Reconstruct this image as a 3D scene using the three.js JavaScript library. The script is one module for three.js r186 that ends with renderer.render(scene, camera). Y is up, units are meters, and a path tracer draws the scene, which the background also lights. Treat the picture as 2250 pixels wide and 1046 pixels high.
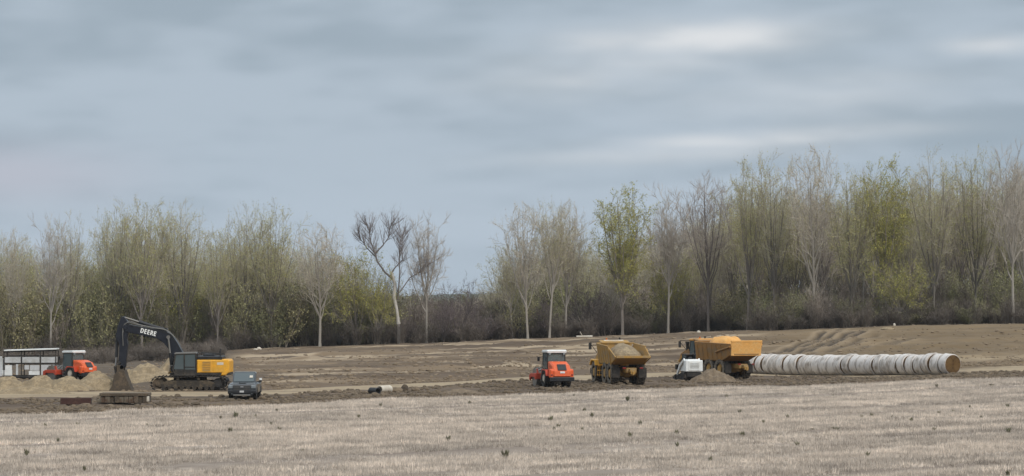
import * as THREE from 'three';
import { RoundedBoxGeometry } from 'three/addons/geometries/RoundedBoxGeometry.js';
import { mergeGeometries } from 'three/addons/utils/BufferGeometryUtils.js';
import { FontLoader } from 'three/addons/loaders/FontLoader.js';
import { TextGeometry } from 'three/addons/geometries/TextGeometry.js';

// ---------------------------------------------------------------- camera, sky, sun, exposure
// photograph units: 2250 x 1046 pixels, focal length F pixels, horizon at pixel row HY, eye EYE metres above the field
const F = 6000, HY = 690, CX = 1125, EYE = 6;
const scene = new THREE.Scene();
const camera = new THREE.PerspectiveCamera(2 * Math.atan(523 / F) * 180 / Math.PI, 2250 / 1046, 0.5, 9000);
camera.position.set(0, EYE, 0);
camera.lookAt(0, EYE + (HY - 523) / F * 100, -100);
const renderer = new THREE.WebGLRenderer({ antialias: true });
renderer.toneMapping = THREE.LinearToneMapping;
renderer.toneMappingExposure = 1.2;
renderer.shadowMap.enabled = true;
renderer.setSize(1024, 476);

const sun = new THREE.DirectionalLight(new THREE.Color(1.0, 0.95, 0.88), 1.4);
sun.position.set(190, 260, 60); sun.target.position.set(0, 0, -240);
sun.castShadow = true; sun.shadow.radius = 24; sun.shadow.mapSize.set(4096, 4096);
Object.assign(sun.shadow.camera, { left: -140, right: 140, top: 220, bottom: -220, near: 10, far: 900 });
scene.add(sun, sun.target);

// ---------------------------------------------------------------- random numbers and noise
function rng(seed) { let a = seed >>> 0; return () => { a = (a + 0x6D2B79F5) | 0; let t = Math.imul(a ^ (a >>> 15), 1 | a); t = (t + Math.imul(t ^ (t >>> 7), 61 | t)) ^ t; return ((t ^ (t >>> 14)) >>> 0) / 4294967296; }; }
function hash2(i, j, s) { let h = Math.imul(i, 374761393) + Math.imul(j, 668265263) + Math.imul(s, 1442695041) | 0; h = Math.imul(h ^ (h >>> 13), 1274126177); h ^= h >>> 16; return (h >>> 0) / 4294967296; }
function vn(x, y, s = 0) { const i = Math.floor(x), j = Math.floor(y), f = x - i, g = y - j, u = f * f * (3 - 2 * f), v = g * g * (3 - 2 * g); const a = hash2(i, j, s), b = hash2(i + 1, j, s), c = hash2(i, j + 1, s), d = hash2(i + 1, j + 1, s); return a + (b - a) * u + (c - a) * v + (a - b - c + d) * u * v; }
function fbm(x, y, o = 4, s = 0) { let a = 0, w = 0.5, n = 0; for (let k = 0; k < o; k++) { a += w * vn(x, y, s + k * 17); n += w; w *= 0.5; x *= 2.03; y *= 2.03; } return a / n; }
const clamp = (x, a, b) => Math.min(b, Math.max(a, x)), lerp = (a, b, t) => a + (b - a) * t, sstep = (a, b, x) => { const t = clamp((x - a) / (b - a), 0, 1); return t * t * (3 - 2 * t); };
const mix3 = (a, b, t) => [lerp(a[0], b[0], t), lerp(a[1], b[1], t), lerp(a[2], b[2], t)];
const lin = (r, g, b) => { const c = new THREE.Color().setRGB(r / 255, g / 255, b / 255, THREE.SRGBColorSpace); return [c.r, c.g, c.b]; };

// sky: streaked stratus deck, brighter towards the zenith as an overcast sky is
{
  const W = 2048, Hh = 2048, data = new Float32Array(W * Hh * 4);
  const base = lin(154, 167, 178), dark = lin(141, 155, 167), pale = lin(169, 181, 193), white = lin(204, 207, 210), rose = lin(172, 173, 184);
  // thin places in the deck: azimuth, elevation (degrees), half widths, strength
  const thin = [[3.9, 5.75, 2.6, 0.34, 1.0], [2.6, 5.35, 3.2, 0.5, .35], [4.6, 3.62, 2.6, 0.16, 0.8], [3.2, 3.35, 3.0, .2, .5], [6.5, 3.8, 2.5, .2, .45], [10.2, 5.6, 1.2, 0.2, 0.6], [1.6, 5.0, 2.6, .5, .35], [6.5, 4.6, 3, .6, .3]];
  const g = rng(5); for (let k = 0; k < 90; k++) { const az = 14 + g() * 332, el = 1.5 + g() * 26; thin.push([az > 180 ? az - 360 : az, el, 2 + g() * 3 + el * .15, .2 + g() * .25 + el * .03, .4 + g() * .6]); }
  for (let j = 0; j < Hh; j++) {
    const el = ((j + 0.5) / Hh - 0.5) * 180, near = thin.filter(t => Math.abs(el - t[1]) < t[3] * 2.3 + 1.2), skip = el > 14 ? 8 : el > 9 ? 2 : 1;
    for (let i = 0; i < W; i++) {
      let az = ((i + 0.5) / W - 0.25) * 360; if (az > 180) az -= 360;
      const o = (j * W + i) * 4; let c;
      if (i % skip) { data[o] = data[o - 4]; data[o + 1] = data[o - 3]; data[o + 2] = data[o - 2]; data[o + 3] = 1; continue; }
      if (el < -1.5) c = [0.16, 0.14, 0.11];
      else {
        const e = el - az * 0.03 * Math.max(0, 1 - Math.abs(az) / 90);          // streaks climb slightly to the right
        const wrap = Math.abs(az) / 180;
        const ee = 9 * Math.log(1 + Math.max(e, 0) / 9);
        const n1 = fbm(az * 0.1 + 40, ee * 1.05 + 3, 4, 3), n2 = fbm(az * 0.3 + 9, ee * 2.6, 4, 11), n3 = el < 14 ? fbm(az * 0.9 + 3, ee * 5.5, 3, 14) : .5;
        const n = lerp(n1 * 0.4 + n2 * 0.36 + n3 * .24, 0.5, sstep(0.94, 1, wrap));
        c = mix3(dark, pale, sstep(0.34, 0.67, n));
        c = mix3(c, base, 0.35);
        c = mix3(c, pale, 0.55 * sstep(3.4, 1.6, e));
        const rz = sstep(-6, -11, az) * Math.exp(-Math.pow((el - 2.9) / 0.6, 2)); c = mix3(c, rose, 0.65 * rz);
        let w = 0;
        for (const t of near) { const dx = (az - t[0]) / t[2], dy = (e + t[0] * .03 - t[1] - (az - t[0]) * 0.012) / t[3]; const q = dx * dx + dy * dy; if (q < 5) w = Math.max(w, t[4] * Math.exp(-q * 1.1) * (0.35 + 1.25 * fbm(az * .8, el * 4.5 + az * .1, 4, 7))); }
        c = mix3(c, white, clamp(w, 0, 1));
        const k = 1 + 1.75 * Math.pow(clamp((el - 7) / 70, 0, 1), 0.75);        // overcast luminance rises with elevation
        const gray = (c[0] + c[1] + c[2]) / 3, q = 0.55 * sstep(8, 45, el);
        c = [lerp(c[0], gray, q) * k, lerp(c[1], gray, q) * k, lerp(c[2], gray, q) * k];
      }
      data[o] = c[0]; data[o + 1] = c[1]; data[o + 2] = c[2]; data[o + 3] = 1;
    }
  }
  const sky = new THREE.DataTexture(data, W, Hh, THREE.RGBAFormat, THREE.FloatType);
  sky.mapping = THREE.EquirectangularReflectionMapping; sky.magFilter = sky.minFilter = THREE.LinearFilter; sky.colorSpace = THREE.LinearSRGBColorSpace; sky.needsUpdate = true;
  scene.background = sky; scene.environment = sky;
}
scene.fog = new THREE.FogExp2(new THREE.Color(0.62, 0.68, 0.74), 0.00006);

// ---------------------------------------------------------------- naming helpers
const used = new Map();
function numbered(name) { const n = used.get(name) || 0; used.set(name, n + 1); return n ? name + '_' + String(n).padStart(3, '0') : name; }
function tag(o, label, category, group, kind) { o.userData = { label, category }; if (group) o.userData.group = group; if (kind) o.userData.kind = kind; return o; }
function shadows(o) { o.traverse(m => { if (m.isMesh) { m.castShadow = true; m.receiveShadow = true; } }); return o; }
function thing(name, label, category, pos, turn = 0, group) { const o = new THREE.Group(); o.name = numbered(name); o.position.copy(pos); o.rotation.y = turn; tag(o, label, category, group); scene.add(o); return o; }

// geometry helpers: each returns a non-indexed geometry with uv in metres
function boxUV(g) {
  if (g.index) g = g.toNonIndexed(); if (!g.attributes.normal) g.computeVertexNormals();
  const p = g.attributes.position, n = g.attributes.normal, uv = new Float32Array(p.count * 2);
  for (let i = 0; i < p.count; i++) { const ax = Math.abs(n.getX(i)), ay = Math.abs(n.getY(i)), az = Math.abs(n.getZ(i)); let u, v; if (ax > ay && ax > az) { u = p.getZ(i); v = p.getY(i); } else if (ay > az) { u = p.getX(i); v = p.getZ(i); } else { u = p.getX(i); v = p.getY(i); } uv[i * 2] = u * 0.5; uv[i * 2 + 1] = v * 0.5; }
  for (const k of Object.keys(g.attributes)) if (k !== 'position' && k !== 'normal') g.deleteAttribute(k);
  g.setAttribute('uv', new THREE.BufferAttribute(uv, 2)); g.morphAttributes = {}; return g;
}
function merge(list) { return list.length === 1 ? boxUV(list[0]) : mergeGeometries(list.map(boxUV), false); }
function part(name, geoms, mat, parent) { const m = new THREE.Mesh(merge(Array.isArray(geoms) ? geoms : [geoms]), mat); m.name = name; parent.add(m); return m; }
const bx = (w, h, d, x, y, z, r = 0.03) => { const g = new RoundedBoxGeometry(w, h, d, 2, Math.min(r, w * .45, h * .45, d * .45)); g.translate(x, y, z); return g; };
function ext(pts, depth, z = 0, bev = 0.02) { const s = new THREE.Shape(pts.map(p => new THREE.Vector2(p[0], p[1]))); const g = new THREE.ExtrudeGeometry(s, { depth: Math.max(0.001, depth - 2 * bev), bevelEnabled: bev > 0, bevelSize: bev, bevelThickness: bev, bevelSegments: 1, bevelOffset: -bev, curveSegments: 8 }); g.translate(0, 0, z - depth / 2 + bev); return g; }
function cyl(r1, r2, h, axis, x, y, z, seg = 20) { const g = new THREE.CylinderGeometry(r1, r2, h, seg); if (axis === 'x') g.rotateZ(Math.PI / 2); if (axis === 'z') g.rotateX(Math.PI / 2); g.translate(x, y, z); return g; }
function rod(a, b, r, seg = 10) { const A = new THREE.Vector3(...a), B = new THREE.Vector3(...b), d = B.clone().sub(A), g = new THREE.CylinderGeometry(r, r, d.length(), seg); g.applyQuaternion(new THREE.Quaternion().setFromUnitVectors(new THREE.Vector3(0, 1, 0), d.clone().normalize())); const c = A.add(B).multiplyScalar(.5); g.translate(c.x, c.y, c.z); return g; }
function turnG(g, rx, ry, rz, x = 0, y = 0, z = 0) { g.applyMatrix4(new THREE.Matrix4().makeRotationFromEuler(new THREE.Euler(rx, ry, rz))); g.translate(x, y, z); return g; }

// ---------------------------------------------------------------- materials
function noiseMap(fn, S = 256) { const d = new Uint8Array(S * S * 4); for (let j = 0; j < S; j++) for (let i = 0; i < S; i++) { const c = fn(i / S, j / S, i, j); const o = (j * S + i) * 4; d[o] = clamp(c[0], 0, 255); d[o + 1] = clamp(c[1], 0, 255); d[o + 2] = clamp(c[2], 0, 255); d[o + 3] = 255; } const t = new THREE.DataTexture(d, S, S, THREE.RGBAFormat); t.wrapS = t.wrapT = THREE.MirroredRepeatWrapping; t.magFilter = THREE.LinearFilter; t.minFilter = THREE.LinearMipmapLinearFilter; t.generateMipmaps = true; t.colorSpace = THREE.SRGBColorSpace; t.needsUpdate = true; return t; }
function dusty(col, dust, amount, rough, metal = 0, seed = 1, extra = {}) {           // paint with patches of dried dust
  const map = noiseMap((u, v) => { const a = fbm(u * 6, v * 6, 4, seed), b = fbm(u * 26, v * 26, 2, seed + 5); const t = clamp(sstep(0.42, 0.75, a * .75 + b * .25) * amount * 1.6 + amount * .25, 0, 1); const k = .94 + .12 * b; return mix3(col, dust, t).map(x => x * k); });
  return new THREE.MeshPhysicalMaterial({ map, roughness: rough, metalness: metal, ...extra });
}
const DUST = [150, 130, 104];
const M = {
  yellow: dusty([232, 166, 36], DUST, .16, .5, 0, 1), yellowDusty: dusty([172, 130, 60], [148, 124, 88], .7, .8, 0, 2), yellowTan: dusty([222, 162, 84], [214, 172, 112], .45, .7, 0, 31),
  black: dusty([26, 27, 30], [92, 84, 74], .14, .42, 0, 3), navy: dusty([17, 20, 31], [80, 78, 76], .12, .4, 0, 4), dark: dusty([38, 36, 34], [96, 84, 70], .3, .8, 0, 5),
  track: dusty([36, 32, 29], [92, 79, 64], .35, .85, .1, 6), tyre: dusty([30, 29, 28], [104, 92, 78], .4, .95, 0, 7), tyreDusty: dusty([62, 58, 52], [128, 116, 100], .7, .95, 0, 8),
  orange: dusty([228, 90, 36], [170, 120, 90], .16, .42, 0, 9), red: dusty([186, 62, 34], [150, 104, 80], .28, .6, 0, 10),
  white: dusty([226, 227, 224], [180, 172, 158], .14, .5, 0, 11), offwhite: dusty([196, 197, 196], [150, 146, 138], .3, .7, 0, 12),
  grey: dusty([112, 112, 110], [128, 116, 100], .4, .7, .1, 13), steel: dusty([134, 132, 128], [132, 118, 100], .4, .45, .6, 14), mud: dusty([74, 65, 54], [98, 84, 68], .6, .95, 0, 15),
  maroon: dusty([66, 40, 34], [96, 72, 58], .3, .85, .1, 16), charcoal: dusty([52, 56, 60], [122, 114, 102], .2, .32, .35, 17, { clearcoat: .5, clearcoatRoughness: .2 }), chrome: dusty([170, 170, 170], [130, 122, 110], .2, .3, .85, 18),
  timber: dusty([112, 104, 90], [84, 66, 52], .6, .95, 0, 19), lamp: new THREE.MeshPhysicalMaterial({ color: 0x7c8386, roughness: .12, clearcoat: 1 }), amber: new THREE.MeshPhysicalMaterial({ color: 0xb8601a, roughness: .3 }), redLamp: new THREE.MeshPhysicalMaterial({ color: 0x801510, roughness: .3 }),
  glass: new THREE.MeshPhysicalMaterial({ color: new THREE.Color(.55, .62, .62), roughness: .04, transmission: .85, thickness: 0, ior: 1.5 }), darkGlass: new THREE.MeshPhysicalMaterial({ color: new THREE.Color(.16, .2, .21), roughness: .05, transmission: .5, thickness: 0 }),
  lettering: new THREE.MeshStandardMaterial({ color: 0xeeeeea, roughness: .6 }),
  pale: dusty([206, 198, 184], [170, 154, 132], .3, .9, 0, 20),
};
M.soil = dusty([128, 113, 90], [154, 136, 108], .7, 1, 0, 21); M.soilDark = dusty([104, 90, 74], [126, 110, 90], .6, 1, 0, 22);
M.trackFrame = dusty([50, 45, 39], [92, 80, 64], .5, .9, 0, 24);
M.hay = dusty([126, 97, 58], [84, 62, 36], .8, 1, 0, 23);
M.wrap = new THREE.MeshStandardMaterial({ map: noiseMap((u, v) => { const a = fbm(u * 5, v * 22, 4, 41), b = fbm(u * 40, v * 60, 2, 44), c = fbm(u * 4, v * 4, 3, 47); return mix3([212, 206, 200], [138, 128, 117], clamp(sstep(.45, .75, a) * .55 + sstep(.5, .8, c) * .4 + (b - .5) * .25, 0, 1)); }), roughness: .75 });

// ---------------------------------------------------------------- terrain
const KPX = [-1200, 0, 600, 1150, 1700, 2250, 3600], KD = [0, 140, 200, 230, 260, 285, 310, 340, 385, 430, 600, 2000];
const KH = [
  [0, 0, 0, 0, .05, 0, -.1, -.4, -.8, -1, -1, -1.2],
  [0, 0, 0, .15, .25, .2, 0, -.3, -.8, -.9, -.9, -1.2],
  [0, 0, 0, .08, .28, .5, .7, .95, 1.2, 1.25, 1.2, .8],
  [0, 0, 0, .1, .45, .85, 1.2, 1.7, 2.35, 2.45, 2.3, 1.5],
  [0, 0, 0, 0, .02, .1, 1.2, 3.75, 3.9, 3.8, 3.2, 2],
  [0, 0, .12, .55, .95, 1.25, 1.8, 4.65, 4.8, 4.7, 4, 2.5],
  [0, 0, .12, .55, .95, 1.25, 1.8, 4.65, 4.8, 4.7, 4, 2.5]];
function cr(xs, ys, x) {                                                       // cubic through the knots, no overshoot
  if (x <= xs[0]) return ys[0]; const n = xs.length; if (x >= xs[n - 1]) return ys[n - 1];
  let i = 0; while (x > xs[i + 1]) i++;
  const h = xs[i + 1] - xs[i], d = (ys[i + 1] - ys[i]) / h;
  const d0 = i > 0 ? (ys[i] - ys[i - 1]) / (xs[i] - xs[i - 1]) : d, d1 = i < n - 2 ? (ys[i + 2] - ys[i + 1]) / (xs[i + 2] - xs[i + 1]) : d;
  const m0 = d0 * d <= 0 ? 0 : 2 * d0 * d / (d0 + d), m1 = d1 * d <= 0 ? 0 : 2 * d1 * d / (d1 + d), t = (x - xs[i]) / h;
  return ys[i] * (1 + 2 * t) * (1 - t) * (1 - t) + m0 * h * t * (1 - t) * (1 - t) + ys[i + 1] * t * t * (3 - 2 * t) + m1 * h * t * t * (t - 1);
}
const pxOf = (x, d) => CX + F * x / Math.max(d, 100);
function baseH(px, d) { const col = KH.map(r => cr(KD, r, d)); return cr(KPX, col, px); }
function depthAt(px, py) { let d = 80; for (; d < 700; d += .5) { if (HY + (EYE - baseH(px, d)) * F / d <= py) break; } return d; }
function edge(pts, jig, seed) { const xs = pts.map(p => p[0]), ds = pts.map(p => depthAt(p[0], p[1])); return px => cr(xs, ds, px) + jig * (fbm(px * .006, 3.3, 4, seed) - .5) * 2; }
const B1 = edge([[-1200, 960], [0, 913], [400, 899], [800, 881], [1011, 872], [1300, 863], [1590, 851], [1850, 845], [2250, 831], [3600, 800]], 2.0, 61);
const B2 = edge([[-1200, 895], [0, 874], [300, 872], [600, 866], [800, 856], [1150, 838], [1300, 833], [1480, 829], [1700, 827], [2060, 824], [2250, 816], [3600, 790]], 3.5, 62);
const B3 = edge([[-1200, 884], [0, 862], [300, 861], [600, 857], [800, 848], [1150, 829], [1300, 823], [1480, 818], [1700, 817], [2060, 813], [2250, 804], [3600, 780]], 3.5, 63);
const B4f = px => cr([-1200, 0, 1150, 1500, 1750, 3600], [384, 384, 385, 378, 352, 350], px) + 5 * (fbm(px * .01, 8, 3, 64) - .5);
// wheel ruts climbing the bank
const RUT = [[[1690, 781], [1870, 722]], [[1700, 782], [1882, 723]], [[1728, 781], [1902, 724]], [[1738, 782], [1915, 725]], [[1768, 782], [1935, 733]], [[1800, 778], [1900, 748]], [[1880, 768], [2010, 742]], [[1905, 764], [2000, 746]]].map(l => l.map(([px, py]) => { const d = depthAt(px, py); return [(px - CX) / F * d, d]; }));
function rut(x, d) { let v = 0; RUT.forEach(([a, b], k) => { const ux = b[0] - a[0], ud = b[1] - a[1], L = ux * ux + ud * ud, t = clamp(((x - a[0]) * ux + (d - a[1]) * ud) / L, 0, 1); const wob = (fbm(t * 4, k, 2, 77) - .5) * .9; const q = Math.abs((x - a[0] - ux * t) - wob) + .25 * Math.abs(d - a[1] - ud * t); const f = sstep(0, .08, t) * sstep(1, .9, t) * (k > 3 ? .6 : 1); v = Math.max(v, f * Math.exp(-q * q / .17)); }); return v; }
function zoneW(px, d) { const b1 = B1(px), b2 = B2(px), b3 = B3(px), b4 = B4f(px); return { field: sstep(b1 + 1.5, b1 - 1.5, d), strip: sstep(b1 - 1, b1 + 3, d) * sstep(b2 + 2, b2 - 2, d), road: sstep(b2 - 2, b2 + 1, d) * sstep(b3 + 2, b3 - 1, d), fill: sstep(b3, b3 + 6, d) * sstep(b4 + 1, b4 - 4, d), wood: sstep(b4 - 2, b4 + 3, d) }; }
function H(x, d) {
  const px = pxOf(x, d), z = zoneW(px, d); let h = baseH(px, d);
  if (d > 60) {
    const rx = x + d * 0.35;                                                    // rows run roughly along the field edge
    if (z.field) h += z.field * (.16 * (fbm(x * .05 + 3, (d - x) * .35, 3, 1) - .5) + .05 * (vn(x * .9, (d - x) * 1.6, 2) - .5));
    if (z.strip) h += z.strip * (.42 * (fbm(x * .22, d * .28, 4, 5) - .5));
    if (z.road) h += z.road * .05 * (fbm(x * .3, d * .4, 2, 6) - .5);
    if (z.fill) { h += z.fill * (.65 * (fbm(x * .035, d * .2, 4, 8) - .5) + .6 * (fbm(x * .3, d * .4, 4, 9) - .5)); if (px > 1600) h += z.fill * (.1 * Math.max(rut(x + .85, d), rut(x - .85, d)) - .28 * rut(x, d)); }
    if (z.wood) h += z.wood * .4 * (fbm(x * .2, d * .2, 3, 10) - .5);
  }
  return h;
}
const onGround = (px, d) => { const x = (px - CX) / F * d; return new THREE.Vector3(x, H(x, d), -d); };
const atPix = (px, py) => onGround(px, depthAt(px, py));

const groundMat = new THREE.MeshStandardMaterial({ vertexColors: true, roughness: 1 });
const PXS = []; for (let p = -1200; p < -80; p += 40) PXS.push(p); for (let p = -80; p < 2330; p += 4.5) PXS.push(p); for (let p = 2330; p <= 3600; p += 40) PXS.push(p);
function strip(name, label, ds, color) {                                       // ds(px) -> list of depths from near to far
  const nR = ds(0).length, nC = PXS.length, pos = new Float32Array(nR * nC * 3), col = new Float32Array(nR * nC * 3), idx = [];
  PXS.forEach((px, c) => { ds(px).forEach((d, r) => { const x = (px - CX) / F * Math.max(d, 100), o = (r * nC + c) * 3, k = color(x, d, px); pos[o] = x; pos[o + 1] = H(x, d); pos[o + 2] = -d; col[o] = k[0]; col[o + 1] = k[1]; col[o + 2] = k[2]; }); });
  for (let r = 0; r < nR - 1; r++) for (let c = 0; c < nC - 1; c++) { const a = r * nC + c; idx.push(a, a + 1, a + nC, a + 1, a + nC + 1, a + nC); }
  const g = new THREE.BufferGeometry(); g.setAttribute('position', new THREE.BufferAttribute(pos, 3)); g.setAttribute('color', new THREE.BufferAttribute(col, 3)); g.setIndex(idx); g.computeVertexNormals();
  const m = new THREE.Mesh(g, groundMat); m.name = name; m.receiveShadow = true; m.castShadow = true; tag(m, label, 'ground', null, 'structure'); scene.add(m); return m;
}
const range = (a, b, n) => Array.from({ length: n }, (_, i) => lerp(a, b, i / (n - 1)));
const C = { straw: [.465, .393, .323], strawDark: [.2, .158, .12], strawPale: [.58, .49, .4], strip: [.118, .079, .046], stripDark: [.075, .048, .027], road: [.33, .25, .153], roadDark: [.2, .145, .088], fill: [.178, .122, .069], fillDark: [.09, .058, .032], fillPale: [.34, .258, .167], bank: [.17, .118, .06], damp: [.042, .029, .018], bareLine: [.2, .155, .118], litter: [.08, .057, .036] };
const crust = (x, r) => Math.max(sstep(.575, .63, fbm(x * .03 + 2, r * .3, 3, 18)), .8 * sstep(.6, .66, fbm(x * .06 + 5, r * .45, 3, 17)));                                     // narrow bare lines left by the implements
const fieldCol = (x, d) => { const r = d - x; const s = fbm(x * .035, r * .3, 3, 21), f = fbm(x * 1.1, r * .55, 3, 22), p = fbm(x * .1, r * .07, 3, 23); const w = fbm(x * .012 + 7, r * .55, 3, 19); let c = mix3(C.straw, C.strawDark, clamp(sstep(.5, .64, s) * .6 + sstep(.52, .64, w) * .75 + sstep(.5, .72, f) * .5, 0, 1)); c = mix3(c, C.strawPale, sstep(.5, .75, p) * .5 * (f)); return mix3(c, C.bareLine, .7 * crust(x, r)); };
const stripCol = (x, d) => mix3(C.strip, C.stripDark, sstep(.4, .7, fbm(x * .1, d * .22, 4, 24))).map((v, k) => lerp(v, C.fill[k], sstep(.58, .75, fbm(x * .3, d * .4, 3, 25)) * .6));
const roadCol = (x, d) => mix3(C.road, C.roadDark, sstep(.45, .8, fbm(x * .12, d * .5, 4, 26)));
const fillCol = (x, d, px) => {
  const b3 = B3(px), s = fbm(x * .03, d * .26, 4, 27), t = fbm(x * .11 + 9, d * .5, 3, 28), f = fbm(x * .5, d * .6, 2, 29), R = sstep(1560, 1800, px);
  const u = fbm(x * .022 + 31, d * .17, 3, 33); let c = mix3(C.fill, C.fillDark, clamp(sstep(.48, .62, s) * .9 + sstep(.53, .62, u) * .6, 0, 1)); c = mix3(c, C.fillPale, sstep(.54, .64, t) * (1 - .55 * R) * sstep(8, 30, d - b3) * sstep(.62, .45, u));
  c = mix3(c, C.strip, (1 - R) * sstep(26, 6, d - b3) * (.5 + .5 * f));                                 // bare dark soil pushed up beside the haul road
  c = mix3(c, C.litter, sstep(560, 470, px + 50 * (f - .5)) * sstep(6, 16, d - b3) * .9);                 // leaf mould and dark bank behind the excavator
  c = mix3(c, C.bank, R * .75); if (px > 1600) { const ru = rut(x, d), r2 = Math.max(rut(x + .85, d), rut(x - .85, d)); c = mix3(c, C.fillPale, r2 * .45); c = mix3(c, C.damp, ru); const tr = px > 1900 ? Math.exp(-Math.pow((HY + (EYE - baseH(px, d)) * F / d - 786 + (px - 2200) * .02) / 5, 2)) : 0; c = mix3(c, C.road, tr * .8 * sstep(1950, 2130, px)); }
  return c.map(v => v * (.88 + .24 * f));
};
const woodCol = (x, d) => mix3(C.litter, C.fillDark, fbm(x * .3, d * .3, 3, 30) * .6);
strip('stubble_field', 'pale dry stubble field in the foreground', px => [-60, 0, 40, 70, 88, ...range(94, B1(px), 190)], fieldCol);
strip('dark_soil_strip', 'strip of dark bare soil along the edge of the stubble field', px => range(B1(px), B2(px), 26), stripCol);
strip('haul_road', 'pale compacted dirt haul road behind the dark soil', px => range(B2(px), B3(px), 9), roadCol);
strip('graded_fill', 'streaked brown graded earth rising to the wood', px => range(B3(px), B4f(px), 215), fillCol);
strip('woodland_floor', 'dark leaf litter floor under the trees', px => [...range(B4f(px), B4f(px) + 60, 20), 480, 600, 900, 2000], woodCol);
{ const g = new THREE.PlaneGeometry(16000, 16000, 1, 1); g.rotateX(-Math.PI / 2); g.translate(0, -3.2, 0); const m = new THREE.Mesh(g, new THREE.MeshStandardMaterial({ color: new THREE.Color(.10, .1, .06), roughness: 1 })); m.name = 'ground'; m.receiveShadow = true; tag(m, 'wide flat land reaching to the horizon', 'ground', null, 'structure'); scene.add(m); }
// wooded hills far beyond
{ const n = 160, rows = 8, pos = [], col = [], idx = []; for (let r = 0; r < rows; r++) for (let i = 0; i <= n; i++) { const a = lerp(-.5, .5, i / n), d = lerp(2300, 3400, r / (rows - 1)), prof = Math.sin(Math.PI * Math.min(1, r / (rows - 1) * 1.0 + .02) * .5); const top = 22 + 22 * fbm(a * 9 + 4, r * .2, 4, 90); pos.push(Math.tan(a) * d, -4 + prof * top + 5 * fbm(a * 80, r, 3, 91), -d); const k = .7 + .6 * fbm(a * 60, r * 2, 3, 92); col.push(.055 * k, .065 * k, .04 * k); } for (let r = 0; r < rows - 1; r++) for (let i = 0; i < n; i++) { const a = r * (n + 1) + i; idx.push(a, a + 1, a + n + 1, a + 1, a + n + 2, a + n + 1); } const g = new THREE.BufferGeometry(); g.setAttribute('position', new THREE.Float32BufferAttribute(pos, 3)); g.setAttribute('color', new THREE.Float32BufferAttribute(col, 3)); g.setIndex(idx); g.computeVertexNormals(); const m = new THREE.Mesh(g, groundMat); m.name = 'hills'; tag(m, 'low wooded hills in the far distance behind the gap', 'hill', null, 'structure'); scene.add(m); }

// ---------------------------------------------------------------- trees
const UP = new THREE.Vector3(0, 1, 0);
class Soup { constructor() { this.p = []; this.c = []; } tri(a, b, c, k) { this.p.push(a.x, a.y, a.z, b.x, b.y, b.z, c.x, c.y, c.z); for (let i = 0; i < 3; i++) this.c.push(k[0], k[1], k[2]); } geo() { const g = new THREE.BufferGeometry(); g.setAttribute('position', new THREE.Float32BufferAttribute(this.p, 3)); g.setAttribute('color', new THREE.Float32BufferAttribute(this.c, 3)); g.computeVertexNormals(); return g; } }
function perp(d) { const a = Math.abs(d.y) < .9 ? UP : new THREE.Vector3(1, 0, 0); return new THREE.Vector3().crossVectors(d, a).normalize(); }
function tubeSoup(S, pts, rs, sides, k) {
  let prev = null; for (let i = 0; i < pts.length; i++) { const d = pts[Math.min(i + 1, pts.length - 1)].clone().sub(pts[Math.max(i - 1, 0)]).normalize(), u = perp(d), v = new THREE.Vector3().crossVectors(d, u), ring = []; for (let s = 0; s < sides; s++) { const a = s / sides * 6.2832; ring.push(pts[i].clone().addScaledVector(u, Math.cos(a) * rs[i]).addScaledVector(v, Math.sin(a) * rs[i])); } if (prev) for (let s = 0; s < sides; s++) { const t = (s + 1) % sides; S.tri(prev[s], ring[s], prev[t], k); S.tri(prev[t], ring[s], ring[t], k); } prev = ring; }
}
function limbPath(R, p, dir, len, n, wob, up) { const pts = [p.clone()], d = dir.clone(); let q = p.clone(); for (let i = 0; i < n; i++) { d.x += (R() - .5) * wob; d.z += (R() - .5) * wob; d.y += (R() - .5) * wob * .5 + up; d.normalize(); q = q.clone().addScaledVector(d, len / n); pts.push(q); } return pts; }
function tilt(R, d, ang, az) { const u = perp(d), v = new THREE.Vector3().crossVectors(d, u); return d.clone().multiplyScalar(Math.cos(ang)).addScaledVector(u, Math.sin(ang) * Math.cos(az)).addScaledVector(v, Math.sin(ang) * Math.sin(az)).normalize(); }
function along(pts, t) { const f = t * (pts.length - 1), i = Math.min(pts.length - 2, Math.floor(f)); return [pts[i].clone().lerp(pts[i + 1], f - i), pts[i + 1].clone().sub(pts[i]).normalize()]; }
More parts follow.
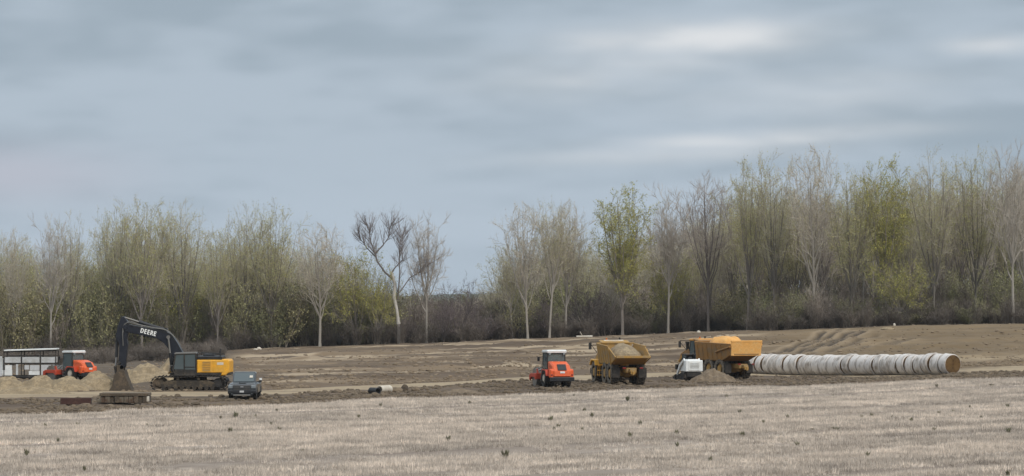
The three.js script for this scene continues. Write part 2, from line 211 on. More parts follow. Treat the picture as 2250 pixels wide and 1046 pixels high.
// o: fork (share of height), limbs, spread, leaf (leaf faces per twig), sizes; unit height 22 m
function growTree(seed, o) {
  const R = rng(seed), W = new Soup(), K = new Soup(), Ht = o.h || 22, wood = o.wood || [.3, .27, .23], twig = o.twig || [.24, .2, .165];
  const leafAt = (p, s) => { const k = o.leafCol, b = .65 + R() * .7; const c = [k[0] * b * (.9 + R() * .25), k[1] * b, k[2] * b * (.8 + R() * .4)]; const a = new THREE.Vector3(R() - .5, R() - .5, R() - .5).normalize().multiplyScalar(s), e = new THREE.Vector3(R() - .5, R() - .5, R() - .5).normalize().multiplyScalar(s * .8); K.tri(p.clone().sub(a), p.clone().add(a), p.clone().add(e), c); };
  const twigs = (pts, n, len) => { for (let i = 0; i < n; i++) { const [p, d] = along(pts, .3 + .7 * (i + R()) / n), dd = tilt(R, d, .35 + R() * .5, R() * 6.28); dd.y += o.rise ?? .2; dd.normalize(); const L = len * (.5 + R() * .8), q = p.clone().addScaledVector(dd, L), u = perp(dd).applyAxisAngle(dd, R() * 3.14).multiplyScalar(o.tw || .014); K.tri(p.clone().sub(u), p.clone().add(u), q, twig); const nl = o.leaf + R(); for (let l = 1; l <= nl; l++) leafAt(p.clone().lerp(q, .45 + R() * .65).add(new THREE.Vector3((R() - .5) * .25, (R() - .5) * .25, (R() - .5) * .25)), (o.ls || .1) * (.6 + R() * .8)); } };
  const branchlet = (p, d, len) => { const pts = limbPath(R, p, d, len, 2, .25, (o.rise ?? .2) * .4), u = perp(d).applyAxisAngle(d, R() * 3).multiplyScalar(.028); const a0 = pts[0].clone().sub(u), a1 = pts[0].clone().add(u), b0 = pts[1].clone().addScaledVector(u, -.7), b1 = pts[1].clone().addScaledVector(u, .7); K.tri(a0, a1, b0, twig); K.tri(a1, b1, b0, twig); K.tri(b0, b1, pts[2], twig); twigs(pts, o.nt || 6, o.tl || .9); };
  const branch = (p, d, len, r) => { const pts = limbPath(R, p, d, len, 4, .3, (o.rise ?? .2) * .3); tubeSoup(K, pts, [r, r * .8, r * .6, r * .4, .01], 3, mix3(wood, twig, .6)); const n = Math.max(3, Math.round(len * (o.dens || 2.2))); for (let i = 0; i < n; i++) { const [q, e] = along(pts, .32 + .68 * (i + R()) / n); branchlet(q, tilt(R, e, .4 + R() * .5, R() * 6.28), (o.bl || 1.5) * (.6 + R() * .7)); } };
  const limb = (p, d, len, r, up) => { const pts = limbPath(R, p, d, len, 7, o.wob || .22, up); tubeSoup(W, pts, pts.map((_, i) => Math.max(.02, r * (1 - .9 * i / 7))), 5, wood); const n = Math.max(4, Math.round(len * 1.05)); for (let i = 0; i < n; i++) { const t = (o.clear ?? .22) + (1 - (o.clear ?? .22)) * (i + R()) / n, [q, e] = along(pts, t); branch(q, tilt(R, e, .45 + R() * .45, R() * 6.28), (o.br || 3.4) * (1.1 - .65 * t) * (.6 + R() * .7), Math.max(.035, r * .5 * (1 - .6 * t))); } };
  const aim = (p, e, r) => { const c = new THREE.Vector3(lerp(p.x, e.x, .62), lerp(p.y, e.y, .38), lerp(p.z, e.z, .62)), n = 8, pts = []; for (let k = 0; k <= n; k++) { const t = k / n, a = (1 - t) * (1 - t), b = 2 * t * (1 - t), d = t * t, w = k && k < n ? .3 : 0; pts.push(new THREE.Vector3(a * p.x + b * c.x + d * e.x + (R() - .5) * w, a * p.y + b * c.y + d * e.y, a * p.z + b * c.z + d * e.z + (R() - .5) * w)); } tubeSoup(W, pts, pts.map((_, k) => Math.max(.02, r * (1 - .88 * k / n))), 5, wood);
    const len = p.distanceTo(e), m = Math.max(5, Math.round(len * (o.nb || .95))), cl = o.clear ?? .2; for (let k = 0; k < m; k++) { const t = cl + (1 - cl) * (k + R()) / m, [q, f] = along(pts, t); branch(q, tilt(R, f, .45 + R() * .6, R() * 6.28), (o.br || 3.1) * (1.05 - .4 * t) * (.5 + R() * .7), Math.max(.03, r * .42 * (1 - .6 * t))); } };
  const r0 = o.r || .26, tp = limbPath(R, new THREE.Vector3(0, -.5, 0), new THREE.Vector3((R() - .5) * (o.lean || .1), 1, (R() - .5) * .1).normalize(), Ht * o.fork + .5, 6, .07, .02);
  tubeSoup(W, tp, tp.map((_, i) => r0 * (i === 0 ? 1.35 : 1 - .38 * i / 6)), 7, wood);
  const top = tp[tp.length - 1], ca = Ht * (o.wide || .23), cy = Ht * (o.cy || .66), cb = Ht * .93 - cy; let az = R() * 6.28;
  for (let i = 0; i < o.limbs; i++) { az += 2.4 + R() * .6; const th = i === 0 ? .08 : Math.acos(1 - (i / o.limbs) * (o.low || .85)) * (.85 + R() * .3), rr = .4 + .6 * Math.sqrt(R()), sh = Math.pow(Math.sin(th), .65), e = new THREE.Vector3(sh * Math.cos(az) * ca * rr, cy + Math.sign(Math.cos(th)) * Math.pow(Math.abs(Math.cos(th)), .7) * cb * (.74 + R() * .22), sh * Math.sin(az) * ca * rr).add(new THREE.Vector3(top.x, 0, top.z)), [p] = along(tp, i < 3 ? 1 : clamp(1 - (.15 + .5 * R()) * (i / o.limbs), .4, 1)); aim(p, e, r0 * (i === 0 ? .68 : .42 + R() * .16)); }
  for (let i = 0; i < (o.side || 0); i++) { const [p, d] = along(tp, .45 + .5 * R()); branch(p, tilt(R, UP, .7 + R() * .4, R() * 6.28), 2 + R() * 2.5, .06); }
  return { trunk: W.geo(), crown: K.geo() };
}
const woodMat = new THREE.MeshStandardMaterial({ vertexColors: true, roughness: 1 });
const leafMat = new THREE.MeshPhysicalMaterial({ vertexColors: true, roughness: 1, side: THREE.DoubleSide });
const PALE = [.33, .295, .25], GREY = [.22, .19, .165], DARKW = [.10, .085, .075];
const OL = [.36, .345, .145], GRN = [.33, .315, .085], TAN = [.43, .395, .28];
const T = {                                                                     // the kinds of tree in the wood
  bareA: growTree(11, { fork: .34, limbs: 12, leaf: 0, wood: [.15, .127, .11], twig: [.333, .282, .241], leafCol: TAN, tw: .019, nt: 8, dens: 2.1, tl: 1.0 }),
  bareB: growTree(12, { fork: .38, limbs: 11, wide: .2, leaf: 0, wood: PALE, twig: [.425, .374, .316], leafCol: TAN, tw: .019, nt: 8, dens: 2.1, tl: 1.0 }),
  budA: growTree(13, { fork: .36, limbs: 12, leaf: 1.1, wood: PALE, twig: [.460, .402, .322], leafCol: TAN, ls: .095, tw: .019, nt: 6, dens: 2.1, tl: .8 }),
  budB: growTree(14, { fork: .3, limbs: 13, wide: .25, leaf: 1.3, wood: [.16, .14, .117], twig: [.414, .368, .276], leafCol: OL, ls: .095, tw: .019, nt: 6, dens: 2.0, tl: .8 }),
  budC: growTree(15, { fork: .42, limbs: 11, wide: .22, leaf: 1.2, wood: PALE, twig: [.437, .385, .287], leafCol: OL, ls: .095, lean: .25, tw: .019, nt: 6, dens: 2.1, tl: .8 }),
  oliveA: growTree(16, { fork: .27, limbs: 14, wide: .26, cy: .62, leaf: 2.1, wood: [.15, .13, .105], twig: [.356, .316, .207], leafCol: OL, ls: .105, nt: 6, dens: 1.9, tl: .8 }),
  oliveB: growTree(17, { fork: .31, limbs: 13, wide: .25, cy: .63, leaf: 2.0, wood: GREY, twig: [.391, .345, .230], leafCol: OL, ls: .105, nt: 6, dens: 1.9, tl: .8 }),
  green: growTree(18, { fork: .3, limbs: 15, wide: .23, cy: .62, leaf: 3.4, wood: GREY, twig: [.299, .270, .138], leafCol: GRN, ls: .12, side: 4, nt: 6, dens: 2.1, tl: .8 }),
  willow: growTree(19, { h: 12, fork: .16, limbs: 16, wide: .42, cy: .5, low: 1.2, leaf: 3.2, wood: GREY, twig: [.276, .241, .138], leafCol: GRN, ls: .11, rise: .12, br: 2.6, r: .18, nt: 6, dens: 2.1, tl: .8 }),
  darkBush: growTree(20, { h: 10, fork: .14, limbs: 14, wide: .42, cy: .5, low: 1.2, leaf: 0, wood: DARKW, twig: [.160, .125, .120], leafCol: TAN, rise: .12, br: 2.8, r: .2, tw: .02, clear: .12, nt: 7, dens: 2.2 }),
};
const scatterLater = [];
function placeTree(kind, px, top, wpx, d, name, label, group, turn = 0) {
  wpx *= 1.3; const p = onGround(px, d), t = T[kind]; if (!t.box) { t.crown.computeBoundingBox(); t.box = t.crown.boundingBox.clone(); t.w = (t.box.max.x - t.box.min.x + t.box.max.z - t.box.min.z) / 2; }
  const base = HY + (EYE - p.y) * F / d, hh = (base - top + 12) / F * d, sy = hh / t.box.max.y, sx = clamp(wpx / F * d / t.w, .55 * sy, 1.35 * sy);
  const o = thing(name, label, 'tree', p, turn, group); o.scale.set(sx, sy, sx);
  const tr = new THREE.Mesh(t.trunk, woodMat), cr_ = new THREE.Mesh(t.crown, leafMat); tr.name = 'trunk'; cr_.name = 'crown'; o.add(tr, cr_); return shadows(o);
}
const FRONT = [
  ['budA', 32, 505, 75, 388, 'pale grey budding cottonwood behind the white shelter'],
  ['bareB', 112, 466, 95, 386, 'thin nearly bare cottonwood rising behind the white shelter roof'],
  ['budB', 153, 466, 70, 390, 'narrow olive cottonwood behind the orange roller beside the shelter'],
  ['budB', 262, 440, 110, 392, 'broad budding cottonwood standing behind the excavator stick'],
  ['oliveB', 312, 432, 130, 388, 'tall grey green cottonwood standing behind the excavator boom'],
  ['budB', 402, 442, 110, 390, 'tall grey green cottonwood standing behind the excavator cab'],
  ['oliveB', 478, 500, 90, 387, 'cottonwood with pale forked trunk behind the excavator counterweight'],
  ['budB', 538, 450, 110, 390, 'tall budding cottonwood behind the parked pickup'],
  ['oliveA', 597, 440, 120, 388, 'large olive cottonwood between the pickup and the pale boulder'],
  ['budA', 703, 496, 130, 386, 'pale trunked spreading cottonwood at the edge of graded earth'],
  ['bareB', 937, 463, 105, 388, 'bare slender cottonwood standing in the gap of the wood'],
  ['budC', 1127, 560, 80, 389, 'short olive cottonwood with a pale trunk beside the gap'],
  ['budA', 1160, 450, 120, 387, 'pale budding cottonwood with straight trunk beside the gap'],
  ['budC', 1207, 440, 95, 386, 'cottonwood with leaning whitish trunk behind the cabbed roller'],
  ['budA', 1242, 445, 100, 390, 'pale straight cottonwood behind the roller and the tan dump truck'],
  ['green', 1368, 407, 135, 385, 'dense yellow green cottonwood behind the tan dump truck'],
  ['bareB', 1468, 400, 110, 386, 'bare pale cottonwood between the two dump trucks'],
  ['bareA', 1556, 376, 125, 382, 'bare dark limbed cottonwood behind the dump truck with raised tailgate'],
  ['oliveB', 1642, 340, 120, 376, 'many stemmed olive cottonwood behind the dump truck tailgate'],
  ['budB', 1700, 335, 115, 372, 'tall olive grey cottonwood behind the bales nearest the dump truck'],
  ['budA', 1787, 322, 135, 366, 'tall pinkish grey cottonwood above the wheel ruts'],
  ['oliveA', 1870, 362, 120, 364, 'olive leafing cottonwood above the middle of the bales'],
  ['green', 1945, 345, 125, 366, 'dense leafy green cottonwood above the bale row'],
  ['budB', 2052, 325, 115, 364, 'tall grey olive cottonwood above the open bale end'],
  ['oliveA', 2143, 320, 120, 366, 'tall olive topped cottonwood on the crest of the bank'],
  ['bareB', 2226, 300, 125, 360, 'bare cottonwood with pale trunk base on the crest of the bank'],
];
FRONT.forEach((a, i) => placeTree(a[0], a[1], a[2], a[3], a[4], 'cottonwood_tree', a[5], 'cottonwoods along the front of the wood', i * 1.7));
placeTree('willow', 785, 545, 130, 388, 'willow_tree', 'rounded bright green willow beside the gap in the wood', 'willows', .4);
placeTree('willow', 830, 585, 90, 386, 'willow_tree', 'smaller green willow next to the white snag', 'willows', 2.1);
placeTree('willow', 90, 640, 130, 392, 'willow_tree', 'dark green willow behind the white shelter', 'willows', 1.1);
placeTree('willow', 400, 600, 150, 394, 'willow_tree', 'wide olive willow behind the excavator', 'willows', 2.7);
placeTree('willow', 1475, 565, 110, 390, 'willow_tree', 'green willow between the two dump trucks', 'willows', .9);
placeTree('willow', 1975, 575, 130, 362, 'willow_tree', 'low green willow on the bank above the bales', 'willows', 1.9);
for (const [px, top, w, d, l] of [[1008, 602, 110, 392, 'dark bare bushy tree in the gap of the wood'], [975, 640, 80, 388, 'low dark thorny tree beside the bare slender cottonwood'], [1195, 640, 70, 389, 'dark forked tree at the foot of the leaning trunk'], [1290, 610, 110, 394, 'dark purple brown tree behind the tan dump truck cab'], [1065, 690, 80, 387, 'low dark leaning tree beside the pale stump'], [890, 700, 60, 387, 'dark twisted low tree under the white snag']]) placeTree('darkBush', px, top, w, d, 'thorn_tree', l, 'dark bare trees in the gap', px);
// second row, filling the wood
const ENV = [[-300, 470], [0, 505], [60, 480], [110, 520], [150, 475], [200, 500], [240, 455], [300, 440], [350, 452], [400, 445], [450, 470], [500, 465], [560, 445], [630, 460], [680, 505], [720, 505], [770, 545], [830, 590], [880, 620], [1040, 620], [1070, 570], [1150, 470], [1230, 450], [1290, 475], [1350, 440], [1420, 440], [1470, 415], [1560, 390], [1640, 350], [1700, 350], [1780, 335], [1850, 372], [1930, 350], [2050, 335], [2150, 330], [2230, 310], [2600, 310]], EX = ENV.map(e => e[0]), EY = ENV.map(e => e[1]);
{ const R = rng(77), kinds = ['budA', 'budB', 'oliveA', 'oliveB', 'budC', 'bareA', 'bareB'], lab = { budA: 'pale grey budding cottonwood in the back row of the wood', budB: 'grey green budding cottonwood in the back row of the wood', budC: 'slim leaning cottonwood in the back row of the wood', oliveA: 'dark stemmed olive leafed cottonwood in the back row of the wood', oliveB: 'pale stemmed olive leafed cottonwood in the back row of the wood', bareA: 'dark stemmed bare cottonwood in the back row of the wood', bareB: 'pale stemmed bare cottonwood in the back row of the wood' };
  for (let px = -160; px < 2420; px += 19 + R() * 14) {
    if (px > 838 && px < 1062) continue; const left = px < 900, d = (px > 1650 ? 372 : 398) + R() * 46, r = R();
    const kind = left ? (r < .3 ? 'budB' : r < .62 ? 'oliveB' : r < .86 ? 'oliveA' : 'budA') : kinds[Math.floor(r * 7)];
    placeTree(kind, px, cr(EX, EY, px) + 12 + R() * 120, 70 + R() * 50, d, 'cottonwood_tree', lab[kind], 'back row ' + kind.replace(/[A-Z]$/, '') + ' cottonwoods', R() * 6.28);
  } }
{ const R = rng(78), kinds = ['budB', 'oliveB', 'budA'], sets = kinds.map(() => []);
  for (let px = -220; px < 2480; px += 9 + R() * 8) { if (px > 845 && px < 1050) continue; const k = Math.floor(R() * 3), d = (px > 1650 ? 420 : 450) + R() * 70, p = onGround(px, d), t = T[kinds[k]], base = HY + (EYE - p.y) * F / d; t.crown.computeBoundingBox(); const sy = (base - cr(EX, EY, px) - 45 - R() * 120) / F * d / t.crown.boundingBox.max.y; sets[k].push({ p, r: R() * 6.28, sx: sy * (.85 + R() * .4), sy, k: .85 + R() * .3 }); }
  kinds.forEach((k, i) => scatterLater.push([['deep_wood', 'deep_wood', 'deep_wood'][i], ['mass of grey green trees deep inside the wood', 'mass of olive trees deep inside the wood', 'mass of pale budding trees deep inside the wood'][i], mergeGeometries([T[k].trunk, T[k].crown]), sets[i]])); }
// the white snag with dark limbs
{ const p = onGround(876, 386), o = thing('dead_tree', 'dead tree with broken whitish trunk and dark bare limbs', 'tree', p), R = rng(31), s = 386 / F, W = new Soup(), B = new Soup(), K = new Soup(), base = HY + (EYE - p.y) / s, P = (x, y, z = 0) => new THREE.Vector3((x - 876) * s, (base - y) * s, z);
  tubeSoup(B, [P(878, 757), P(876.6, 725, .14), P(875.5, 708, .22)], [.33, .27, .225], 8, [.27, .24, .215]); const path = [P(876, 712, .2), P(874, 695, .26), P(872, 680, .3), P(866, 655), P(868, 625, -.2), P(862, 605), P(860, 596)]; tubeSoup(W, path, [.3, .22, .2, .26, .22, .18, .08], 8, [.5, .46, .41]);
  const limb = (pts, r) => { const D = new Soup(); tubeSoup(D, pts, pts.map((_, i) => Math.max(.025, .62 * r * (1 - .85 * i / (pts.length - 1)))), 5, [.16, .135, .12]); const lm = new THREE.Mesh(D.geo(), woodMat); lm.name = 'limb'; o.add(lm); for (let i = 0; i < pts.length * 5; i++) { const [q, e] = along(pts, .25 + .75 * R()), bp = limbPath(R, q, tilt(R, e, .5 + R() * .5, R() * 6.28), 1.2 + R() * 1.9, 4, .3, .16); tubeSoup(K, bp, [.045, .04, .03, .022, .01], 3, [.2, .17, .16]); for (let k = 0; k < 16; k++) { const [a, f] = along(bp, .2 + .8 * R()), g = tilt(R, f, .4 + R() * .5, R() * 6.28); g.y += .3; g.normalize(); const b = a.clone().addScaledVector(g, .5 + R() * .7), u = perp(g).multiplyScalar(.014); K.tri(a.clone().sub(u), a.clone().add(u), b, [.25, .215, .205]); for (let m = 0; m < 3; m++) { const c = a.clone().lerp(b, R()), h = tilt(R, g, .6, R() * 6.28), u2 = perp(h).multiplyScalar(.012); K.tri(c.clone().sub(u2), c.clone().add(u2), c.clone().addScaledVector(h, .35 + R() * .35), [.27, .235, .22]); } } } };
  limb([P(862, 612), P(846, 598, .4), P(830, 575, .8), P(822, 550, 1), P(815, 530, 1), P(811, 508, .6), P(808, 495, .4)], .26); limb([P(826, 565, .8), P(806, 545, 0), P(797, 532, -.6), P(786, 520, -1)], .16); limb([P(858, 606), P(866, 590, -.5), P(884, 570, -.8), P(882, 540, -1), P(884, 515, -1)], .2); limb([P(880, 640), P(900, 610, -.8), P(925, 596, -1), P(940, 580, -1.4)], .16); limb([P(824, 558, 1), P(842, 540, 1.2), P(854, 522, 1), P(857, 502, 1), P(862, 488, 1)], .2); limb([P(874, 660), P(879, 600, 1), P(878, 550, 1.4), P(882, 518, 1.2)], .2);
  for (const [n, S, m] of [['trunk', W, woodMat], ['trunk_base', B, woodMat], ['crown', K, leafMat]]) { const k = new THREE.Mesh(S.geo(), m); k.name = n; o.add(k); } shadows(o); }

// undergrowth: shrubs too dense to count
function growShrub(seed, Ht, stems, leaf, wood, twig, leafCol) {
  const R = rng(seed), K = new Soup();
  for (let i = 0; i < stems; i++) { const a = R() * 6.28, d = tilt(R, UP, .1 + R() * .45, a), pts = limbPath(R, new THREE.Vector3((R() - .5) * 1.6, -.3, (R() - .5) * 1.6), d, Ht * (.55 + R() * .5), 6, .28, .03); tubeSoup(K, pts, [.06, .055, .045, .035, .025, .018, .01], 3, wood); for (let j = 0; j < Ht * 3.2; j++) { const [p, e] = along(pts, .12 + .88 * R()), q = limbPath(R, p, tilt(R, e, .4 + R() * .7, R() * 6.28), 1 + R() * 1.3, 2, .3, .1), u = perp(e).multiplyScalar(.018); K.tri(q[0].clone().sub(u), q[0].clone().add(u), q[2], twig); for (let k = 0; k < 7; k++) { const [b, f] = along(q, R()), g = tilt(R, f, .3 + R() * .8, R() * 6.28), c = b.clone().addScaledVector(g, .4 + R() * .7), u2 = perp(g).multiplyScalar(.016); K.tri(b.clone().sub(u2), b.clone().add(u2), c, twig); for (let l = 0; l < leaf; l++) if (R() < leaf - l) { const s = .07 + R() * .09, m = b.clone().lerp(c, R()), v = new THREE.Vector3(R() - .5, R() - .5, R() - .5).normalize().multiplyScalar(s), w = new THREE.Vector3(R() - .5, R() - .5, R() - .5).normalize().multiplyScalar(s), z = .7 + R() * .6; K.tri(m.clone().sub(v), m.clone().add(v), m.clone().add(w), leafCol.map(x => x * z)); } } } }
  return K.geo();
}
function scatter(name, label, cat, geo, list, kind = 'stuff') { const m = new THREE.InstancedMesh(geo, leafMat, list.length), o = new THREE.Object3D(), c = new THREE.Color(); list.forEach((e, i) => { o.position.copy(e.p); o.rotation.set(0, e.r, 0); o.scale.set(e.sx, e.sy, e.sx); o.updateMatrix(); m.setMatrixAt(i, o.matrix); m.setColorAt(i, c.setRGB(e.k, e.k * (e.g || 1), e.k)); }); m.name = name; m.castShadow = m.receiveShadow = true; tag(m, label, cat, null, kind); scene.add(m); return m; }
{ const R = rng(901), bare = [], olive = [], far = [], low = [];
  for (let row = 0; row < 4; row++) for (let px = -350; px < 2600; px += 13 + R() * 14) {
    const right = px > 1650, d = (right ? 357 : 388) + row * 11 + R() * 8, gap = px > 850 && px < 1060; const p = onGround(px, d), py0 = HY + (EYE - p.y) * F / d;
    const isOl = px < 840 ? R() < .75 : gap ? R() < .12 : (px > 1040 && px < 1110) || (px > 1400 && px < 1640) ? R() < .5 : R() < .33;
    const top = (px < 840 ? 600 : gap ? 648 : px < 1650 ? 618 : 590) + R() * 70 + 110 * (fbm(px * .012, row, 3, 95) - .5) + (row === 0 ? 30 : 0); const sy = Math.max(2, (py0 - top) / F * d) / 7; (isOl ? olive : bare).push({ p, r: R() * 6.28, sx: clamp(sy, .6, 1.1) * (.9 + R() * .3), sy, k: .5 + R() * .75, g: isOl ? .95 + R() * .12 : .95 + R() * .06 });
  }
  for (let px = -350; px < 2600; px += 7 + R() * 9) { const d = (px > 1650 ? 353 : 384) + R() * 10; low.push({ p: onGround(px, d), r: R() * 6.28, sx: .45 + R() * .35, sy: .2 + R() * .35, k: .6 + R() * .6 }); }
  for (let k = 0; k < 240; k++) { const px = -60 + R() * 545, d = 312 + R() * 74; low.push({ p: onGround(px, d), r: R() * 6.28, sx: .3 + R() * .3, sy: .1 + R() * .2, k: .6 + R() * .6 }); }
  for (let row = 0; row < 5; row++) for (let px = -500; px < 2800; px += 22 + R() * 22) { const d = 520 + row * 85 + R() * 60, p = onGround(px, d); p.y -= .5; far.push({ p, r: R() * 6.28, sx: 1.4 + R() * .8, sy: .8 + R() * .6, k: .7 + R() * .5 }); }
  const bareGeo = growShrub(41, 7, 11, 0, [.24, .2, .16], [.275, .23, .185], TAN), oliveGeo = growShrub(42, 7, 10, 1.7, [.25, .22, .165], [.31, .275, .185], [.275, .255, .12]), lowGeo = growShrub(43, 7, 12, 0, [.15, .122, .098], [.175, .143, .115], TAN), farGeo = growShrub(44, 7, 9, 2, [.16, .14, .11], [.17, .15, .11], [.15, .15, .07]);
  scatter('bare_brush', 'grey brown leafless brush filling the foot of the wood', 'brush', bareGeo, bare); scatter('olive_brush', 'olive leafing brush filling the wood under the cottonwoods', 'brush', oliveGeo, olive); scatter('low_thicket', 'low dark thicket along the edge of the bare earth', 'brush', lowGeo, low); for (const [n, l, g, list] of scatterLater) scatter(numbered(n), l, 'wood', g, list); scatter('far_wood', 'hazy distant wood seen through the gap', 'wood', farGeo, far);
}

// ---------------------------------------------------------------- machines (local axes: forward +x, up +y, right +z)
const heap = (rx, rz, h, seed, power = 1.25, n = 44, rough = .12) => {          // soil heap with a slumped, lumpy surface
  const g = new THREE.PlaneGeometry(2, 2, n, n); g.rotateX(-Math.PI / 2); const p = g.attributes.position;
  for (let i = 0; i < p.count; i++) { const x = p.getX(i), z = p.getZ(i), r = Math.hypot(x, z) * (1 + .35 * (fbm(x * 1.6 + seed, z * 1.6, 3, seed) - .5)), k = Math.pow(clamp(1 - r, 0, 1), 1 / power); const y = h * (1 - Math.pow(clamp(r, 0, 1), power)) ; p.setXYZ(i, x * rx, r < 1 ? y + h * rough * (fbm(x * 5 + seed, z * 5, 4, seed + 3) - .5) * Math.min(1, k * 3) - .05 : -.3, z * rz); }
  g.computeVertexNormals(); return g;
};
function wheel(parent, R, w, x, y, z, mat, rimMat, lugs = 22, out = 1) {        // a wheel: tyre with lugs > rim
  const o = new THREE.Group(); o.name = 'wheel'; o.position.set(x, y, z); parent.add(o);
  const prof = [[R * .56, -w * .42], [R * .72, -w * .5], [R * .9, -w * .5], [R * .965, -w * .44], [R * .97, -w * .2], [R * .97, w * .2], [R * .965, w * .44], [R * .9, w * .5], [R * .72, w * .5], [R * .56, w * .42]];
  const L = new THREE.LatheGeometry(prof.map(p => new THREE.Vector2(p[0], p[1])), 36); L.rotateX(Math.PI / 2); const gs = [L];
  for (let k = 0; k < lugs; k++) for (const s of [-1, 1]) { const g = new THREE.BoxGeometry(R * .09, R * .1, w * .42); g.rotateY(s * .35); g.translate(0, R * .965, s * w * .25); g.rotateZ((k + (s > 0 ? .5 : 0)) / lugs * 6.2832); gs.push(g); }
  part('tyre', gs, mat, o);
  part('rim', [cyl(R * .57, R * .57, w * .5, 'z', 0, 0, 0, 24), cyl(R * .3, R * .36, w * .3, 'z', 0, 0, out * w * .3, 18), ...Array.from({ length: 8 }, (_, k) => cyl(.03, .03, .06, 'z', Math.cos(k * .785) * R * .42, Math.sin(k * .785) * R * .42, out * w * .27, 6))], rimMat, o);
  return o;
}
// ----- excavator
{
  const p = atPix(419, 857), q = thing('excavator', 'large tracked excavator with black boom, yellow engine house and bucket on timber mat', 'excavator', p, Math.PI), S = 28, P = (x, y) => [(419 - x) / S, (858 - y) / S];
  for (const s of [-1, 1]) {
    const t = new THREE.Group(); t.name = 'crawler_track'; t.position.set(0, 0, s * 1.35); q.add(t);
    const loop = []; const n = 50, Lh = 2.35, r = .53; const per = 4 * Lh + 2 * Math.PI * r; const shoes = [];
    for (let k = 0; k < n; k++) { let u = k / n * per, x, y, a; if (u < 2 * Lh) { x = -Lh + u; y = .03; a = 0; } else if (u < 2 * Lh + Math.PI * r) { const b = (u - 2 * Lh) / r; x = Lh + Math.sin(b) * r; y = .03 + r - Math.cos(b) * r; a = b; } else if (u < 4 * Lh + Math.PI * r) { const v = u - 2 * Lh - Math.PI * r; x = Lh - v; y = .03 + 2 * r - .06 * Math.sin(v / (2 * Lh) * Math.PI * 2) * .5; a = Math.PI; } else { const b = (u - 4 * Lh - Math.PI * r) / r; x = -Lh - Math.sin(b) * r; y = .03 + r + Math.cos(b) * r; a = Math.PI + b; }
      const g = mergeGeometries([boxUV(new THREE.BoxGeometry(.2, .05, .7)), boxUV(new THREE.BoxGeometry(.04, .06, .7).translate(.05, -.05, 0))]); shoes.push(turnG(g, 0, 0, a, x, y + .04, 0)); }
    part('track_shoes', shoes, M.track, t);
    part('track_frame', [ext([[-2.3, .3], [2.3, .3], [2.45, .55], [1.6, .85], [-1.6, .85], [-2.45, .55]], .42, 0, .04), ...Array.from({ length: 9 }, (_, k) => cyl(.16, .16, .5, 'z', -1.9 + k * .475, .26, 0, 14)), cyl(.12, .12, .46, 'z', -.8, .98, 0, 12), cyl(.12, .12, .46, 'z', .8, .98, 0, 12)], M.trackFrame, t);
    part('drive_sprocket', [cyl(.44, .44, .16, 'z', -2.35, .6, 0, 18), cyl(.24, .28, .5, 'z', -2.35, .6, 0, 16)], M.dark, t);
    part('idler', [cyl(.43, .43, .22, 'z', 2.35, .6, 0, 20), cyl(.18, .18, .5, 'z', 2.35, .6, 0, 14)], M.mud, t);
  }
  part('car_body', [bx(2.4, .5, 2.1, 0, .85, 0, .08), cyl(.9, .95, .3, 'y', 0, 1.15, 0, 28)], M.dark, q);
  part('deck', [bx(4.6, .22, 2.9, -.9, 1.36, 0, .05), bx(1.7, .3, .9, .6, 1.3, -1.0, .05)], M.dark, q);
  part('engine_house', [ext([[-.66, 1.42], [-2.95, 1.42], [-3.08, 1.6], [-3.1, 2.3], [-3.04, 2.46], [-.66, 2.46]], 2.96, 0, .07)], M.yellow, q);
  part('counterweight', [ext([[-2.55, 1.22], [-2.95, 1.24], [-3.22, 1.5], [-3.22, 2.36], [-3.1, 2.5], [-2.62, 2.5]], 3.0, 0, .08)], M.yellow, q);
  const door = part('side_door', [bx(.8, .92, .04, -1.42, 1.95, -1.49, .02)], M.yellow, q);
  part('vent_louvre', Array.from({ length: 6 }, (_, k) => bx(.62, .07, .05, -1.42, 1.62 + k * .13, -1.515, .01)), M.yellowDusty, door);
  part('side_door', [bx(.9, .92, .04, -2.4, 1.95, -1.49, .02), bx(.03, .12, .03, -2.05, 1.95, -1.52, .01)], M.yellow, q);
  part('decal_panel', [bx(.5, .2, .012, -2.5, 2.16, -1.518, .004)], M.pale, q);
  part('engine_cover', [bx(2.0, .3, 2.5, -1.62, 2.6, 0, .08), bx(.9, .16, 1.6, -1.5, 2.82, .1, .05)], M.black, q);
  part('exhaust', [cyl(.09, .09, .5, 'y', -2.3, 2.9, .5, 14), cyl(.05, .07, .2, 'y', -2.3, 3.2, .5, 12)], M.dark, q);
  for (const z of [-1.4, 1.4]) part('handrail', [rod([-.7, 2.4, z], [-.7, 3.02, z], .025), rod([-2.5, 2.4, z], [-2.5, 2.92, z], .025), rod([-.68, 3.0, z], [-2.52, 2.9, z], .025)], M.black, q);
  const cab = new THREE.Group(); cab.name = 'cab'; q.add(cab);
  const cz = -.95, cw = 1.05, side = [[-.6, 1.25], [1.02, 1.25], [1.2, 1.75], [.98, 2.9], [-.6, 2.95]];
  const frameBars = []; for (const s of [-1, 1]) for (let k = 0; k < side.length; k++) { const a = side[k], b = side[(k + 1) % side.length]; frameBars.push(rod([a[0], a[1], cz + s * cw / 2], [b[0], b[1], cz + s * cw / 2], .055)); frameBars.push(rod([a[0], a[1], cz - cw / 2], [a[0], a[1], cz + cw / 2], .05)); } frameBars.push(rod([.3, 1.25, cz - cw / 2], [.3, 2.93, cz - cw / 2], .05), rod([-.6, 1.9, cz - cw / 2], [.3, 1.9, cz - cw / 2], .04), bx(1.7, .5, .04, .2, 1.45, cz - cw / 2 + .01), bx(1.7, 1.65, .04, .2, 2.1, cz + cw / 2 - .01), bx(.04, 1.6, cw, -.58, 2.1, cz));
